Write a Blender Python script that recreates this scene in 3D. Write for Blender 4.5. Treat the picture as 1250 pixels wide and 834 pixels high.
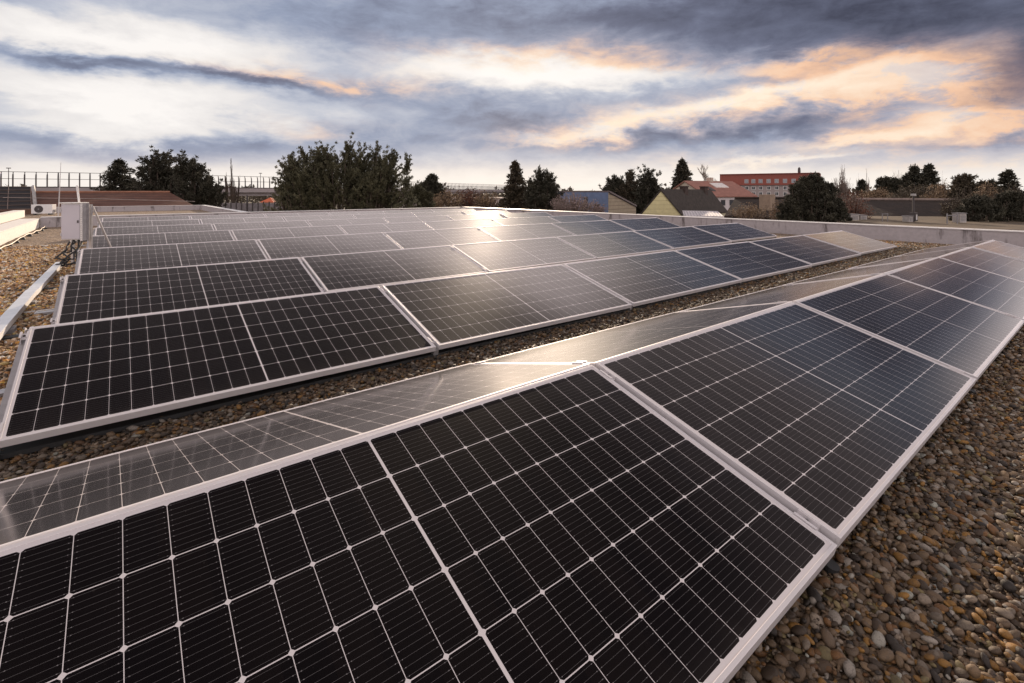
import bpy, math, random
import numpy as np
from mathutils import Vector
R = math.radians
random.seed(7); rng = np.random.default_rng(7)
sc = bpy.context.scene
for o in list(bpy.data.objects): bpy.data.objects.remove(o)
col = sc.collection

# ------------------------------------------------------------------ camera
EYE = 1.19; FP = 608.8; CX = 652.3; HY = 233.5; YAW = .8779      # photo pixels (1250 wide)
CA, SA = math.cos(YAW), math.sin(YAW)
cd = bpy.data.cameras.new('camera'); cam = bpy.data.objects.new('camera', cd); col.objects.link(cam)
cam.location = (0, 0, EYE); cam.rotation_euler = (R(90), 0, YAW - R(90))
cd.sensor_fit = 'HORIZONTAL'; cd.sensor_width = 36; cd.lens = FP / 1250 * 36
cd.shift_x = -(CX - 625) / 1250; cd.shift_y = -(417 - HY) / 1250
cd.clip_start = .05; cd.clip_end = 5000
sc.camera = cam

# ------------------------------------------------------------------ sun, exposure
SUN_AZ, SUN_EL = R(53), R(15)        # azimuth from +X towards +Y
sv = Vector((math.cos(SUN_EL) * math.cos(SUN_AZ), math.cos(SUN_EL) * math.sin(SUN_AZ), math.sin(SUN_EL)))
sl = bpy.data.lights.new('sun', 'SUN'); sun = bpy.data.objects.new('sun', sl); col.objects.link(sun)
sl.energy = 5.0; sl.angle = R(1.5); sl.color = (1, .80, .60)
sun.rotation_euler = (-sv).to_track_quat('-Z', 'Y').to_euler()
sc.view_settings.view_transform = 'Standard'; sc.view_settings.look = 'None'
sc.view_settings.exposure = .06; sc.view_settings.gamma = 1
sc.cycles.max_bounces = 5; sc.cycles.diffuse_bounces = 3; sc.cycles.glossy_bounces = 3
sc.cycles.caustics_reflective = False; sc.cycles.caustics_refractive = False
sc.cycles.use_denoising = True

# ------------------------------------------------------------------ world: Nishita sky under broken sunset cloud
def px_sky(x, y):
    a = math.atan((x - CX) / FP); return a, (HY - y) / FP * math.cos(a)
def build_world():
    w = bpy.data.worlds.new('World'); sc.world = w; w.use_nodes = True
    nt = w.node_tree; N = nt.nodes; L = nt.links; N.clear()
    def new(t, **k):
        n = N.new(t)
        for a, b in k.items(): setattr(n, a, b)
        return n
    def con(v, s):
        if isinstance(v, (int, float)): s.default_value = v
        elif isinstance(v, tuple): s.default_value = v
        else: L.new(v, s)
    def m(op, a, b=0., c=None, clamp=False):
        n = new('ShaderNodeMath', operation=op, use_clamp=clamp); con(a, n.inputs[0]); con(b, n.inputs[1])
        if c is not None: con(c, n.inputs[2])
        return n.outputs[0]
    def mix(f, a, b):
        n = new('ShaderNodeMix', data_type='RGBA'); con(f, n.inputs[0]); con(a, n.inputs[6]); con(b, n.inputs[7]); return n.outputs[2]
    def comb(x, y, z):
        n = new('ShaderNodeCombineXYZ'); con(x, n.inputs[0]); con(y, n.inputs[1]); con(z, n.inputs[2]); return n.outputs[0]
    tc = new('ShaderNodeTexCoord').outputs['Generated']
    sep = new('ShaderNodeSeparateXYZ'); L.new(tc, sep.inputs[0]); x, y, z = sep.outputs
    # azimuth measured clockwise from the compass heading YAW; T = tan(elevation)
    fwd = m('ADD', m('MULTIPLY', x, CA), m('MULTIPLY', y, SA))
    rgt = m('SUBTRACT', m('MULTIPLY', x, SA), m('MULTIPLY', y, CA))
    A = m('ARCTAN2', rgt, fwd)
    hyp = m('SQRT', m('ADD', m('MULTIPLY', x, x), m('ADD', m('MULTIPLY', y, y), 1e-5)))
    T = m('DIVIDE', z, hyp)
    zz = m('ADD', m('MAXIMUM', z, 0.), .10)
    cp = comb(m('DIVIDE', rgt, zz), m('DIVIDE', fwd, zz), 0.)
    def noise(vec, scale, det, rough=.55, dist=0., loc=(0, 0, 0), sca=(1, 1, 1)):
        mp = new('ShaderNodeMapping'); L.new(vec, mp.inputs[0]); mp.inputs[1].default_value = loc; mp.inputs[3].default_value = sca
        n = new('ShaderNodeTexNoise'); L.new(mp.outputs[0], n.inputs['Vector']); n.inputs['Scale'].default_value = scale
        n.inputs['Detail'].default_value = det; n.inputs['Roughness'].default_value = rough; n.inputs['Distortion'].default_value = dist
        return n.outputs['Fac']
    AT = comb(A, T, 0.)
    n1 = noise(AT, 4.2, 8, .60, .1, (1, 2, 0), (1, 2.4, 1)); n2 = noise(AT, 4.2, 8, .60, .1, (7, 5, 2), (1, 2.4, 1))
    n3 = noise(AT, 7.5, 10, .60, .25, (3, 1, 4), (1, 2.5, 1)); n5 = noise(AT, 14, 12, .66, .5, (5, 2, 1), (1, 2.2, 1)); n4 = noise(cp, .8, 8, .6, .3, (2, 8, 0), (1, 1.1, 1))
    Aw = m('ADD', A, m('MULTIPLY', m('SUBTRACT', n1, .5), .26))
    Tw = m('ADD', T, m('MULTIPLY', m('SUBTRACT', n2, .5), .125))
    Tw = m('ADD', Tw, m('MULTIPLY', m('SUBTRACT', n3, .5), .06))
    W = comb(Aw, Tw, 0.)
    def blob(px, py, sx, sy, ang, wt):
        a, t = px_sky(px, py); ca = math.cos(a)
        mp = new('ShaderNodeMapping', vector_type='TEXTURE'); L.new(W, mp.inputs[0])
        mp.inputs[1].default_value = (a, t, 0); mp.inputs[2].default_value = (0, 0, R(ang))
        mp.inputs[3].default_value = (sx / FP * ca * ca, sy / FP * ca, 1)
        d = new('ShaderNodeVectorMath', operation='DOT_PRODUCT'); L.new(mp.outputs[0], d.inputs[0]); L.new(mp.outputs[0], d.inputs[1])
        return m('MULTIPLY', m('EXPONENT', m('MULTIPLY', d.outputs['Value'], -1.)), wt)
    def total(bl, base):
        s = base
        for b in bl: s = m('ADD', blob(*b), s)
        return s
    BR = [(1130, 25, 260, 75, 0, -.33), (860, 15, 260, 48, 0, -.22), (1270, 95, 90, 60, 0, -.30), (640, 18, 260, 26, 0, -.10),
          (170, 44, 210, 27, -2, .50), (20, 40, 130, 22, 0, .22), (110, 118, 190, 26, -6, .46), (330, 135, 150, 22, 0, .20), (60, 150, 160, 14, 0, .25),
          (80, 70, 130, 10, -6, -.27), (250, 90, 130, 10, -3, -.22), (330, 105, 130, 9, -4, -.16), (60, 8, 160, 12, -4, -.12), (430, 50, 70, 40, 0, -.14),
          (120, 180, 230, 13, 0, -.15), (300, 178, 130, 9, 0, -.06), (620, 88, 170, 22, 0, .50), (780, 92, 110, 16, 0, .25),
          (560, 140, 170, 20, 0, -.06), (620, 156, 90, 11, 0, -.17), (1110, 103, 110, 24, -5, .34), (960, 112, 140, 15, 10, .30), (820, 140, 150, 14, 7, .28),
          (720, 163, 70, 10, 4, .26), (985, 146, 105, 12, 4, -.16), (860, 168, 150, 9, 3, -.16), (1070, 166, 90, 7, 2, .26), (1200, 148, 90, 18, -3, .28),
          (1150, 184, 170, 8, 0, -.16), (980, 191, 130, 6, 0, .26), (960, 75, 70, 10, 0, .2), (600, 178, 260, 9, 0, -.05)]
    WA = [(400, 96, 90, 10, -4, .75), (320, 92, 100, 7, -4, .30), (640, 66, 130, 14, 0, .55), (780, 74, 90, 12, -3, .65), (970, 76, 80, 11, 0, .8),
          (1110, 103, 140, 28, -6, 1.35), (960, 114, 150, 17, 10, .8), (810, 145, 160, 18, 7, .6), (720, 163, 80, 12, 4, .5), (1070, 166, 90, 10, 2, .9), (1210, 148, 110, 26, -4, 1.2),
          (980, 191, 180, 9, 0, .45), (1180, 205, 200, 12, 0, .35), (380, 158, 60, 9, 0, .35), (500, 100, 90, 20, 0, .2)]
    B = total(BR, .515)
    # pale band along the horizon, warmer towards the sun
    hz = m('EXPONENT', m('MULTIPLY', m('POWER', m('DIVIDE', m('MAXIMUM', T, 0.), .052), 2.), -1.))
    tosun = m('ADD', m('MULTIPLY', m('COSINE', m('SUBTRACT', A, YAW - SUN_AZ)), .5), .5)
    B = m('ADD', B, m('MULTIPLY', hz, m('ADD', .14, m('MULTIPLY', tosun, .38))))
    B = m('ADD', B, m('MULTIPLY', m('SUBTRACT', n3, .5), .30))
    B = m('ADD', B, m('MULTIPLY', m('SUBTRACT', n5, .5), .24))
    B = m('ADD', B, m('MULTIPLY', m('SUBTRACT', n4, .5), .12))
    # unseen sky shaped for panel reflections: a bright opening high over the far rows, dark cloud overhead, added fill light behind the viewer
    def win(v, a, b_):      # smooth 0..1 between a and b_
        q = new('ShaderNodeMapRange', interpolation_type='SMOOTHSTEP'); con(v, q.inputs[0]); q.inputs[1].default_value = a; q.inputs[2].default_value = b_; return q.outputs[0]
    fr = m('COSINE', A)
    opening = m('MULTIPLY', m('MULTIPLY', win(T, .40, .50), m('SUBTRACT', 1., win(T, .62, .76))), m('MULTIPLY', win(fr, .55, .95), m('SUBTRACT', 1., win(A, R(12), R(27)))))
    B = m('ADD', B, m('MULTIPLY', opening, .50))
    side = m('MULTIPLY', m('MULTIPLY', win(T, .03, .12), m('SUBTRACT', 1., win(T, .30, .40))), m('MULTIPLY', win(A, R(45), R(52)), m('SUBTRACT', 1., win(A, R(85), R(110)))))
    B = m('ADD', B, m('MULTIPLY', side, .45)); opening = m('MAXIMUM', opening, side)
    up = win(T, .66, .98)
    B = m('SUBTRACT', B, m('MULTIPLY', m('MULTIPLY', up, win(fr, -.5, .3)), .40))
    B = m('ADD', B, m('MULTIPLY', m('SUBTRACT', 1., win(fr, -.5, .2)), .55), clamp=True)
    ramp = new('ShaderNodeValToRGB'); L.new(B, ramp.inputs[0]); cr = ramp.color_ramp
    stops = [(0.08, (.052, .055, .085)), (.28, (.15, .165, .24)), (.46, (.30, .345, .465)), (.62, (.52, .545, .625)), (.80, (.80, .77, .76)), (1.0, (.95, .91, .88))]
    while len(cr.elements) < len(stops): cr.elements.new(.5)
    for e, (p, c) in zip(cr.elements, stops): e.position = p; e.color = (*c, 1)
    edge = win(m('ADD', m('MULTIPLY', n3, .6), m('MULTIPLY', n5, .4)), .42, .56)
    Wm = m('MULTIPLY', total(WA, 0.), m('ADD', .28, m('MULTIPLY', edge, 1.0)))
    Wm = m('ADD', Wm, m('MULTIPLY', win(T, .42, .55), .30))
    Wm = m('ADD', Wm, m('MULTIPLY', hz, m('MULTIPLY', m('POWER', tosun, 2.), .34)), clamp=True)
    warm = new('ShaderNodeValToRGB'); L.new(B, warm.inputs[0]); cr = warm.color_ramp
    for e, (p, c) in zip(cr.elements, [(.2, (.30, .20, .20)), (.9, (1.0, .84, .67))]): e.position = p; e.color = (*c, 1)
    e = cr.elements.new(.55); e.color = (.88, .56, .38, 1)
    cloud = mix(Wm, ramp.outputs[0], warm.outputs[0])
    unseen = m('MAXIMUM', win(T, .42, .6), m('SUBTRACT', 1., win(fr, -.1, .35)))
    unseen = m('MAXIMUM', unseen, side)
    vm = new('ShaderNodeVectorMath', operation='SCALE'); vm.inputs[0].default_value = (.74, .655, .66); back = m('SUBTRACT', 1., win(fr, -.5, .2))
    L.new(m('MULTIPLY', B, m('ADD', m('ADD', 1., m('MULTIPLY', back, .6)), m('MULTIPLY', opening, 2.2))), vm.inputs['Scale'])
    cloud = mix(m('MULTIPLY', unseen, .8), cloud, vm.outputs[0])
    sky = new('ShaderNodeTexSky', sky_type='NISHITA'); sky.sun_disc = False; sky.sun_elevation = SUN_EL; sky.sun_rotation = R(90) - SUN_AZ
    sky.altitude = 200; sky.air_density = 1; sky.dust_density = 2
    # the overcast overhead lets a little clear sky through where the cloud is thin
    sc10 = new('ShaderNodeVectorMath', operation='SCALE'); L.new(cloud, sc10.inputs[0]); sc10.inputs['Scale'].default_value = 10.
    cover = m('SUBTRACT', .99, m('MULTIPLY', m('MULTIPLY', m('MAXIMUM', m('SUBTRACT', n4, .45), 0.), .5), m('SUBTRACT', 1., tosun)), clamp=True)
    colr = mix(cover, sky.outputs[0], sc10.outputs[0])
    bg = new('ShaderNodeBackground'); L.new(colr, bg.inputs[0]); bg.inputs[1].default_value = .1
    out = new('ShaderNodeOutputWorld'); L.new(bg.outputs[0], out.inputs[0])
build_world()

# ------------------------------------------------------------------ helpers
def at(px, d, py=None):
    """a place on the ground plan seen at photo column px, d metres deep; its height if py is given"""
    r = (px - CX) / FP * d; X = d * CA + r * SA; Y = d * SA - r * CA
    return (X, Y) if py is None else (X, Y, EYE - (py - HY) * d / FP)
def zat(py, d): return EYE - (py - HY) * d / FP
def tag(o, label=None, cat=None, group=None, kind=None):
    for k, v in (('label', label), ('category', cat), ('group', group), ('kind', kind)):
        if v: o[k] = v
    return o
def empty(name, loc=(0, 0, 0), rz=0.):
    o = bpy.data.objects.new(name, None); col.objects.link(o); o.location = loc; o.rotation_euler = (0, 0, rz); o.empty_display_size = .2
    return o
def copy_tree(o, parent=None):
    c = o.copy(); col.objects.link(c)
    if parent: c.parent = parent
    for ch in [x for x in bpy.data.objects if x.parent == o]: copy_tree(ch, c)
    return c
class MB:
    def __init__(s): s.v = []; s.f = []; s.n = 0
    def add(s, v, f):
        v = np.asarray(v, float).reshape(-1, 3); s.v.append(v); s.f += [[i + s.n for i in q] for q in f]; s.n += len(v); return s
    def box(s, a, b, rz=0, org=None, M=None):
        x0, y0, z0 = a; x1, y1, z1 = b
        v = np.array([(x0, y0, z0), (x1, y0, z0), (x1, y1, z0), (x0, y1, z0), (x0, y0, z1), (x1, y0, z1), (x1, y1, z1), (x0, y1, z1)], float)
        if rz:
            c, q = math.cos(rz), math.sin(rz); ox, oy = org or (0, 0)
            X = v[:, 0] - ox; Y = v[:, 1] - oy; v[:, 0] = ox + X * c - Y * q; v[:, 1] = oy + X * q + Y * c
        return s.add(v, [(0, 3, 2, 1), (4, 5, 6, 7), (0, 1, 5, 4), (1, 2, 6, 5), (2, 3, 7, 6), (3, 0, 4, 7)])
    def prism(s, plan, zb, zt):
        """plan: ccw points; zb, zt: a number or one per point"""
        n = len(plan); zb = [zb] * n if np.isscalar(zb) else zb; zt = [zt] * n if np.isscalar(zt) else zt
        v = [(p[0], p[1], z) for p, z in zip(plan, zb)] + [(p[0], p[1], z) for p, z in zip(plan, zt)]
        return s.add(v, [tuple(range(n))[::-1], tuple(range(n, 2 * n))] + [(i, (i + 1) % n, n + (i + 1) % n, n + i) for i in range(n)])
    def tube(s, pts, rad, k=8, cap=True):
        pts = [Vector(p) for p in pts]; rad = [rad] * len(pts) if np.isscalar(rad) else rad; V = []; F = []
        for i, p in enumerate(pts):
            t = (pts[min(i + 1, len(pts) - 1)] - pts[max(i - 1, 0)]).normalized()
            a = t.cross(Vector((0, 0, 1)) if abs(t.z) < .95 else Vector((1, 0, 0))).normalized(); b = t.cross(a)
            for j in range(k):
                q = 2 * math.pi * j / k; V.append(p + (a * math.cos(q) + b * math.sin(q)) * rad[i])
        for i in range(len(pts) - 1):
            for j in range(k): F.append((i * k + j, i * k + (j + 1) % k, (i + 1) * k + (j + 1) % k, (i + 1) * k + j))
        if cap: F += [tuple(range(k))[::-1], tuple((len(pts) - 1) * k + j for j in range(k))]
        return s.add(V, F)
    def lathe(s, c, prof, k=16):
        V = [(c[0] + r * math.cos(2 * math.pi * j / k), c[1] + r * math.sin(2 * math.pi * j / k), c[2] + z) for r, z in prof for j in range(k)]
        F = [(i * k + j, i * k + (j + 1) % k, (i + 1) * k + (j + 1) % k, (i + 1) * k + j) for i in range(len(prof) - 1) for j in range(k)]
        F += [tuple(range(k))[::-1], tuple((len(prof) - 1) * k + j for j in range(k))]
        return s.add(V, F)
    def build(s, name, mat, parent=None, smooth=False, bevel=0, label=None):
        me = bpy.data.meshes.new(name); v = np.concatenate(s.v) if s.v else np.zeros((0, 3))
        me.from_pydata(v.tolist(), [], s.f); me.materials.append(mat)
        if smooth: me.polygons.foreach_set('use_smooth', [True] * len(me.polygons))
        o = bpy.data.objects.new(name, me); col.objects.link(o)
        if parent: o.parent = parent
        if bevel:
            b = o.modifiers.new('bevel', 'BEVEL'); b.width = bevel; b.segments = 2; b.limit_method = 'ANGLE'
        if label: o['label'] = label
        return o
def raw_mesh(name, V, F, mat, parent=None, smooth=False, colr=None):
    """fast mesh of equal-sized faces from numpy arrays"""
    me = bpy.data.meshes.new(name); V = np.ascontiguousarray(V, np.float32); F = np.ascontiguousarray(F, np.int32); k = F.shape[1]
    me.vertices.add(len(V)); me.vertices.foreach_set('co', V.ravel())
    me.loops.add(F.size); me.loops.foreach_set('vertex_index', F.ravel())
    me.polygons.add(len(F)); me.polygons.foreach_set('loop_start', np.arange(0, F.size, k, dtype=np.int32))
    me.polygons.foreach_set('loop_total', np.full(len(F), k, np.int32))
    if smooth: me.polygons.foreach_set('use_smooth', np.ones(len(F), bool))
    if colr is not None:
        a = me.color_attributes.new('tint', 'FLOAT_COLOR', 'POINT'); a.data.foreach_set('color', np.ascontiguousarray(np.c_[colr, np.ones(len(colr))], np.float32).ravel())
    me.materials.append(mat); me.update(calc_edges=True); me.validate()
    o = bpy.data.objects.new(name, me); col.objects.link(o)
    if parent: o.parent = parent
    return o

# ------------------------------------------------------------------ materials
class Mat:
    def __init__(s, name):
        s.m = bpy.data.materials.new(name); s.m.use_nodes = True; s.nt = s.m.node_tree; s.b = s.nt.nodes['Principled BSDF']
    def n(s, t, **k):
        q = s.nt.nodes.new(t)
        for a, b in k.items(): setattr(q, a, b)
        return q
    def c(s, v, sock):
        if isinstance(v, bpy.types.NodeSocket): s.nt.links.new(v, sock)
        else: sock.default_value = v
    def math(s, op, a, b=0., c=None, clamp=False):
        q = s.n('ShaderNodeMath', operation=op, use_clamp=clamp); s.c(a, q.inputs[0]); s.c(b, q.inputs[1])
        if c is not None: s.c(c, q.inputs[2])
        return q.outputs[0]
    def mix(s, f, a, b, mode='MIX'):
        q = s.n('ShaderNodeMix', data_type='RGBA', blend_type=mode); s.c(f, q.inputs[0])
        s.c((*a, 1) if isinstance(a, tuple) and len(a) == 3 else a, q.inputs[6]); s.c((*b, 1) if isinstance(b, tuple) and len(b) == 3 else b, q.inputs[7]); return q.outputs[2]
    def coord(s, kind='Object'): return s.n('ShaderNodeTexCoord').outputs[kind]
    def mapping(s, v, sca=(1, 1, 1), loc=(0, 0, 0), rot=(0, 0, 0)):
        q = s.n('ShaderNodeMapping'); s.c(v, q.inputs[0]); q.inputs[1].default_value = loc; q.inputs[2].default_value = rot; q.inputs[3].default_value = sca; return q.outputs[0]
    def noise(s, v, scale, det=4, rough=.55):
        q = s.n('ShaderNodeTexNoise'); s.c(v, q.inputs['Vector']); q.inputs['Scale'].default_value = scale; q.inputs['Detail'].default_value = det; q.inputs['Roughness'].default_value = rough; return q.outputs['Fac']
    def ramp(s, f, stops, interp='LINEAR'):
        q = s.n('ShaderNodeValToRGB'); s.c(f, q.inputs[0]); cr = q.color_ramp; cr.interpolation = interp
        while len(cr.elements) < len(stops): cr.elements.new(.5)
        for e, (p, c) in zip(cr.elements, stops): e.position = p; e.color = (*(c if isinstance(c, tuple) else (c,) * 3), 1)
        return q.outputs[0]
    def bump(s, h, dist, strength=1., nrm=None):
        q = s.n('ShaderNodeBump'); s.c(h, q.inputs['Height']); q.inputs['Distance'].default_value = dist; q.inputs['Strength'].default_value = strength
        if nrm: s.c(nrm, q.inputs['Normal'])
        return q.outputs[0]
    def set(s, **k):
        for a, v in k.items():
            sock = s.b.inputs[a.replace('_', ' ')]
            s.c((*v, 1) if isinstance(v, tuple) and len(v) == 3 and sock.type == 'RGBA' else v, sock)
        return s.m
def plain(name, c, rough=.7, var=.25, scale=3., metal=0., bump=0., fine=40.):
    M = Mat(name); v = M.coord(); n = M.noise(v, scale, 6, .6)
    lo = tuple(x * (1 - var) for x in c); hi = tuple(min(1, x * (1 + var)) for x in c)
    k = dict(Base_Color=M.ramp(n, [(.3, lo), (.7, hi)]), Roughness=rough, Metallic=metal)
    if bump: k['Normal'] = M.bump(M.noise(v, fine, 3), bump)
    return M.set(**k)
def stripes(name, c, c2, axis, period, rough=.8, width=.15, var=.3, scale=2.):
    """courses of tile or boarding: a line every `period` metres along object axis"""
    M = Mat(name); v = M.coord(); sp = M.n('ShaderNodeSeparateXYZ'); M.c(v, sp.inputs[0])
    fr = M.math('FRACT', M.math('DIVIDE', sp.outputs[axis], period)); line = M.math('LESS_THAN', fr, width)
    n = M.noise(v, scale, 6, .65)
    base = M.ramp(n, [(.3, tuple(x * (1 - var) for x in c)), (.7, tuple(x * (1 + var) for x in c))])
    return M.set(Base_Color=M.mix(line, base, c2), Roughness=rough, Normal=M.bump(fr, period * .15))

MOD_L, MOD_W = 2.094, 1.0415       # one solar module
def pv_material():
    M = Mat('solar_cells'); uv = M.n('ShaderNodeUVMap').outputs[0]
    sp = M.n('ShaderNodeSeparateXYZ'); M.c(uv, sp.inputs[0]); u, v = sp.outputs[0], sp.outputs[1]
    mg = .023; cg = .007; pu = (MOD_L / 2 - mg - cg / 2) / 12; pv = (MOD_W - 2 * mg) / 6
    uc = M.math('ABSOLUTE', M.math('SUBTRACT', u, MOD_L / 2))            # distance from the middle line
    uh = M.math('SUBTRACT', uc, cg / 2); vh = M.math('SUBTRACT', v, mg)
    fu = M.math('FRACT', M.math('DIVIDE', uh, pu)); fv = M.math('FRACT', M.math('DIVIDE', vh, pv))
    du = M.math('MULTIPLY', M.math('SUBTRACT', .5, M.math('ABSOLUTE', M.math('SUBTRACT', fu, .5))), pu)
    dv = M.math('MULTIPLY', M.math('SUBTRACT', .5, M.math('ABSOLUTE', M.math('SUBTRACT', fv, .5))), pv)
    g1 = M.math('LESS_THAN', du, .00075); g2 = M.math('LESS_THAN', dv, .0012)
    g3 = M.math('LESS_THAN', M.math('ADD', du, dv), .0078)
    g4 = M.math('LESS_THAN', uh, 0.)
    eu = M.math('GREATER_THAN', uh, pu * 12); ev = M.math('MAXIMUM', M.math('LESS_THAN', vh, 0.), M.math('GREATER_THAN', vh, pv * 6))
    gap = g1
    for g in (g2, g3, g4, eu, ev): gap = M.math('MAXIMUM', gap, g)
    bb = M.math('FRACT', M.math('MULTIPLY', fv, 10.)); bd = M.math('ABSOLUTE', M.math('SUBTRACT', bb, .5))
    bus = M.math('MULTIPLY', M.math('LESS_THAN', bd, .017), .17)
    pad = M.math('MULTIPLY', M.math('LESS_THAN', bd, .05), M.math('LESS_THAN', M.math('ABSOLUTE', M.math('SUBTRACT', du, .0075)), .0011))
    bus = M.math('MAXIMUM', bus, M.math('MULTIPLY', pad, .3))
    cu = M.math('FLOOR', M.math('DIVIDE', u, pu)); cv = M.math('FLOOR', M.math('DIVIDE', vh, pv))
    wn = M.n('ShaderNodeTexWhiteNoise', noise_dimensions='3D'); cc = M.n('ShaderNodeCombineXYZ')
    oi = M.n('ShaderNodeObjectInfo')
    M.c(cu, cc.inputs[0]); M.c(cv, cc.inputs[1]); M.c(M.math('MULTIPLY', oi.outputs['Random'], 37.), cc.inputs[2]); M.c(cc.outputs[0], wn.inputs[0])
    cell = M.mix(wn.outputs[0], (.0014, .0011, .0020), (.0034, .0024, .0028))
    cell = M.mix(bus, cell, (.62, .60, .62))
    base = M.mix(gap, cell, (.64, .61, .62))
    gv = M.coord('Object'); off = M.n('ShaderNodeVectorMath', operation='SCALE'); M.c(oi.outputs['Location'], off.inputs[0]); off.inputs['Scale'].default_value = 3.
    ad = M.n('ShaderNodeVectorMath', operation='ADD'); M.c(gv, ad.inputs[0]); M.c(off.outputs[0], ad.inputs[1])
    dust = M.noise(ad.outputs[0], 2.6, 8, .65); spec = M.noise(ad.outputs[0], 90, 2, .5)
    df = M.math('ADD', M.math('MULTIPLY', M.math('SUBTRACT', dust, .42), .016), M.math('MULTIPLY', M.math('GREATER_THAN', spec, .74), .02), clamp=True)
    low = M.math('MULTIPLY', M.math('POWER', 2.718, M.math('MULTIPLY', v, -26.)), M.math('MULTIPLY', M.noise(M.mapping(ad.outputs[0], (1, .15, 1)), 16, 5, .7), .10))
    drop = M.math('MULTIPLY', M.math('GREATER_THAN', M.noise(ad.outputs[0], 5.5, 2, .5), .795), .5)
    df = M.math('ADD', M.math('ADD', df, low), drop, clamp=True)
    base = M.mix(df, base, (.42, .36, .33))
    rgh = M.math('ADD', .05, M.math('MULTIPLY', dust, .09))
    wob = M.noise(ad.outputs[0], 2.2, 2, .4)
    return M.set(Base_Color=base, Roughness=rgh, IOR=1.36, Specular_Tint=(1., .82, .78), Normal=M.bump(wob, .0045, .35), Coat_Weight=.20, Coat_Roughness=.40, Coat_IOR=1.28, Coat_Tint=(1., .93, .90))
PV = pv_material()
ALU = plain('anodised_aluminium', (.70, .665, .675), .42, .05, 6, .25)
ALU2 = plain('raw_aluminium', (.50, .48, .49), .38, .12, 20, .6)
WHITE = plain('white_coated_steel', (.78, .76, .75), .5, .06, 2)
PLASTIC = plain('grey_plastic', (.22, .21, .22), .6, .1, 8)
BLACK = plain('black_rubber', (.02, .02, .021), .6, .3, 12)
DARKM = plain('dark_metal', (.07, .06, .06), .5, .2, 5, .3)

def gravel_tint(n):
    pal = np.array([(.24, .155, .09), (.34, .22, .12), (.13, .08, .045), (.44, .34, .25), (.52, .26, .055), (.66, .57, .48), (.06, .042, .03), (.30, .14, .045), (.38, .29, .13)])
    pr = np.array([.19, .19, .14, .12, .08, .08, .10, .08, .05]); c = pal[rng.choice(len(pal), n, p=pr / pr.sum())]
    return np.clip(c * rng.uniform(.7, 1.3, (n, 1)), 0, .7)
def pebble_mat():
    M = Mat('pebbles'); a = M.n('ShaderNodeAttribute', attribute_name='tint').outputs['Color']; v = M.coord()
    n = M.noise(v, 140, 4, .6); n2 = M.noise(v, 420, 3, .6)
    c = M.mix(M.math('MULTIPLY', M.math('GREATER_THAN', n, .57), .35), a, (.05, .035, .025))
    c = M.mix(.5, c, M.ramp(n2, [(.3, .55), (.7, 1.)]), 'MULTIPLY')
    return M.set(Base_Color=c, Roughness=.66, Normal=M.bump(n2, .0016, .8))
def gravel_sheet():
    M = Mat('gravel_bed'); v = M.coord()
    def vor(scale, out='Distance', feat='F1'):
        q = M.n('ShaderNodeTexVoronoi', feature=feat); M.c(M.mapping(v, (1, 1, .01)), q.inputs['Vector']); q.inputs['Scale'].default_value = scale; return q
    q = vor(42); q2 = vor(70)
    sp = M.n('ShaderNodeSeparateColor'); M.c(q.outputs['Color'], sp.inputs[0])
    c = M.ramp(sp.outputs[0], [(0, (.09, .065, .045)), (.22, (.19, .135, .095)), (.42, (.29, .21, .14)), (.58, (.38, .29, .205)), (.74, (.25, .17, .11)), (.86, (.50, .41, .33)), (.95, (.40, .23, .08))], 'CONSTANT')
    patch = M.noise(v, 1.1, 5, .6)
    c = M.mix(1., c, M.ramp(patch, [(.3, .75), (.7, 1.15)]), 'MULTIPLY')
    h = M.math('SUBTRACT', 1., q.outputs['Distance'])
    return M.set(Base_Color=c, Roughness=.75, Normal=M.bump(h, .02, 1.))
PEB = pebble_mat(); GRAV = gravel_sheet()

# ------------------------------------------------------------------ ground, roof, parapets
GZ = -7.2
g = MB(); g.add([(-900, -900, GZ), (1500, -900, GZ), (1500, 1500, GZ), (-900, 1500, GZ)], [(0, 1, 2, 3)])
tag(g.build('ground', plain('ground_soil', (.10, .085, .06), .95, .4, .05)), kind='structure')
ROOFX1, ROOFY1 = 14.0, 22.5
r = MB(); r.prism([(-3.9, -8), (ROOFX1 + .25, -8), (ROOFX1 + .25, ROOFY1 + .2), (-3.9, ROOFY1 + .2)], -.5, .016)
tag(r.build('roof_deck', GRAV), kind='structure')
r = MB(); r.prism([(-3.9, ROOFY1 + .2), (4.3, ROOFY1 + .2), (4.3, 38.8), (-3.9, 38.8)], -.5, -.012)
tag(r.build('rear_roof_deck', GRAV), kind='structure')
b = MB(); b.box((-3.7, -7.8, GZ), (ROOFX1, ROOFY1 + .1, -.51)); b.box((-3.7, ROOFY1 + .1, GZ), (4.1, 38.6, -.51))
tag(b.build('building_body', plain('render_wall', (.45, .42, .38), .9, .1)), kind='structure')
def wall_mat(name, c, stain=.5):
    M = Mat(name); v = M.coord(); n = M.noise(M.mapping(v, (1.2, 1.2, .25)), 3.2, 7, .65); f = M.noise(v, 14, 5, .6)
    col1 = M.ramp(f, [(.3, tuple(x * .88 for x in c)), (.7, tuple(x * 1.08 for x in c))])
    return M.set(Base_Color=M.mix(M.ramp(n, [(.55, 0.), (.66, stain)]), col1, (.05, .035, .03)), Roughness=.75, Normal=M.bump(f, .004))
LAV = wall_mat('membrane_upstand', (.44, .40, .41), .75); COP = plain('metal_coping', (.74, .72, .71), .45, .06, 2, .1)
WCURB = wall_mat('white_curb_paint', (.80, .77, .72), .06)
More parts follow.
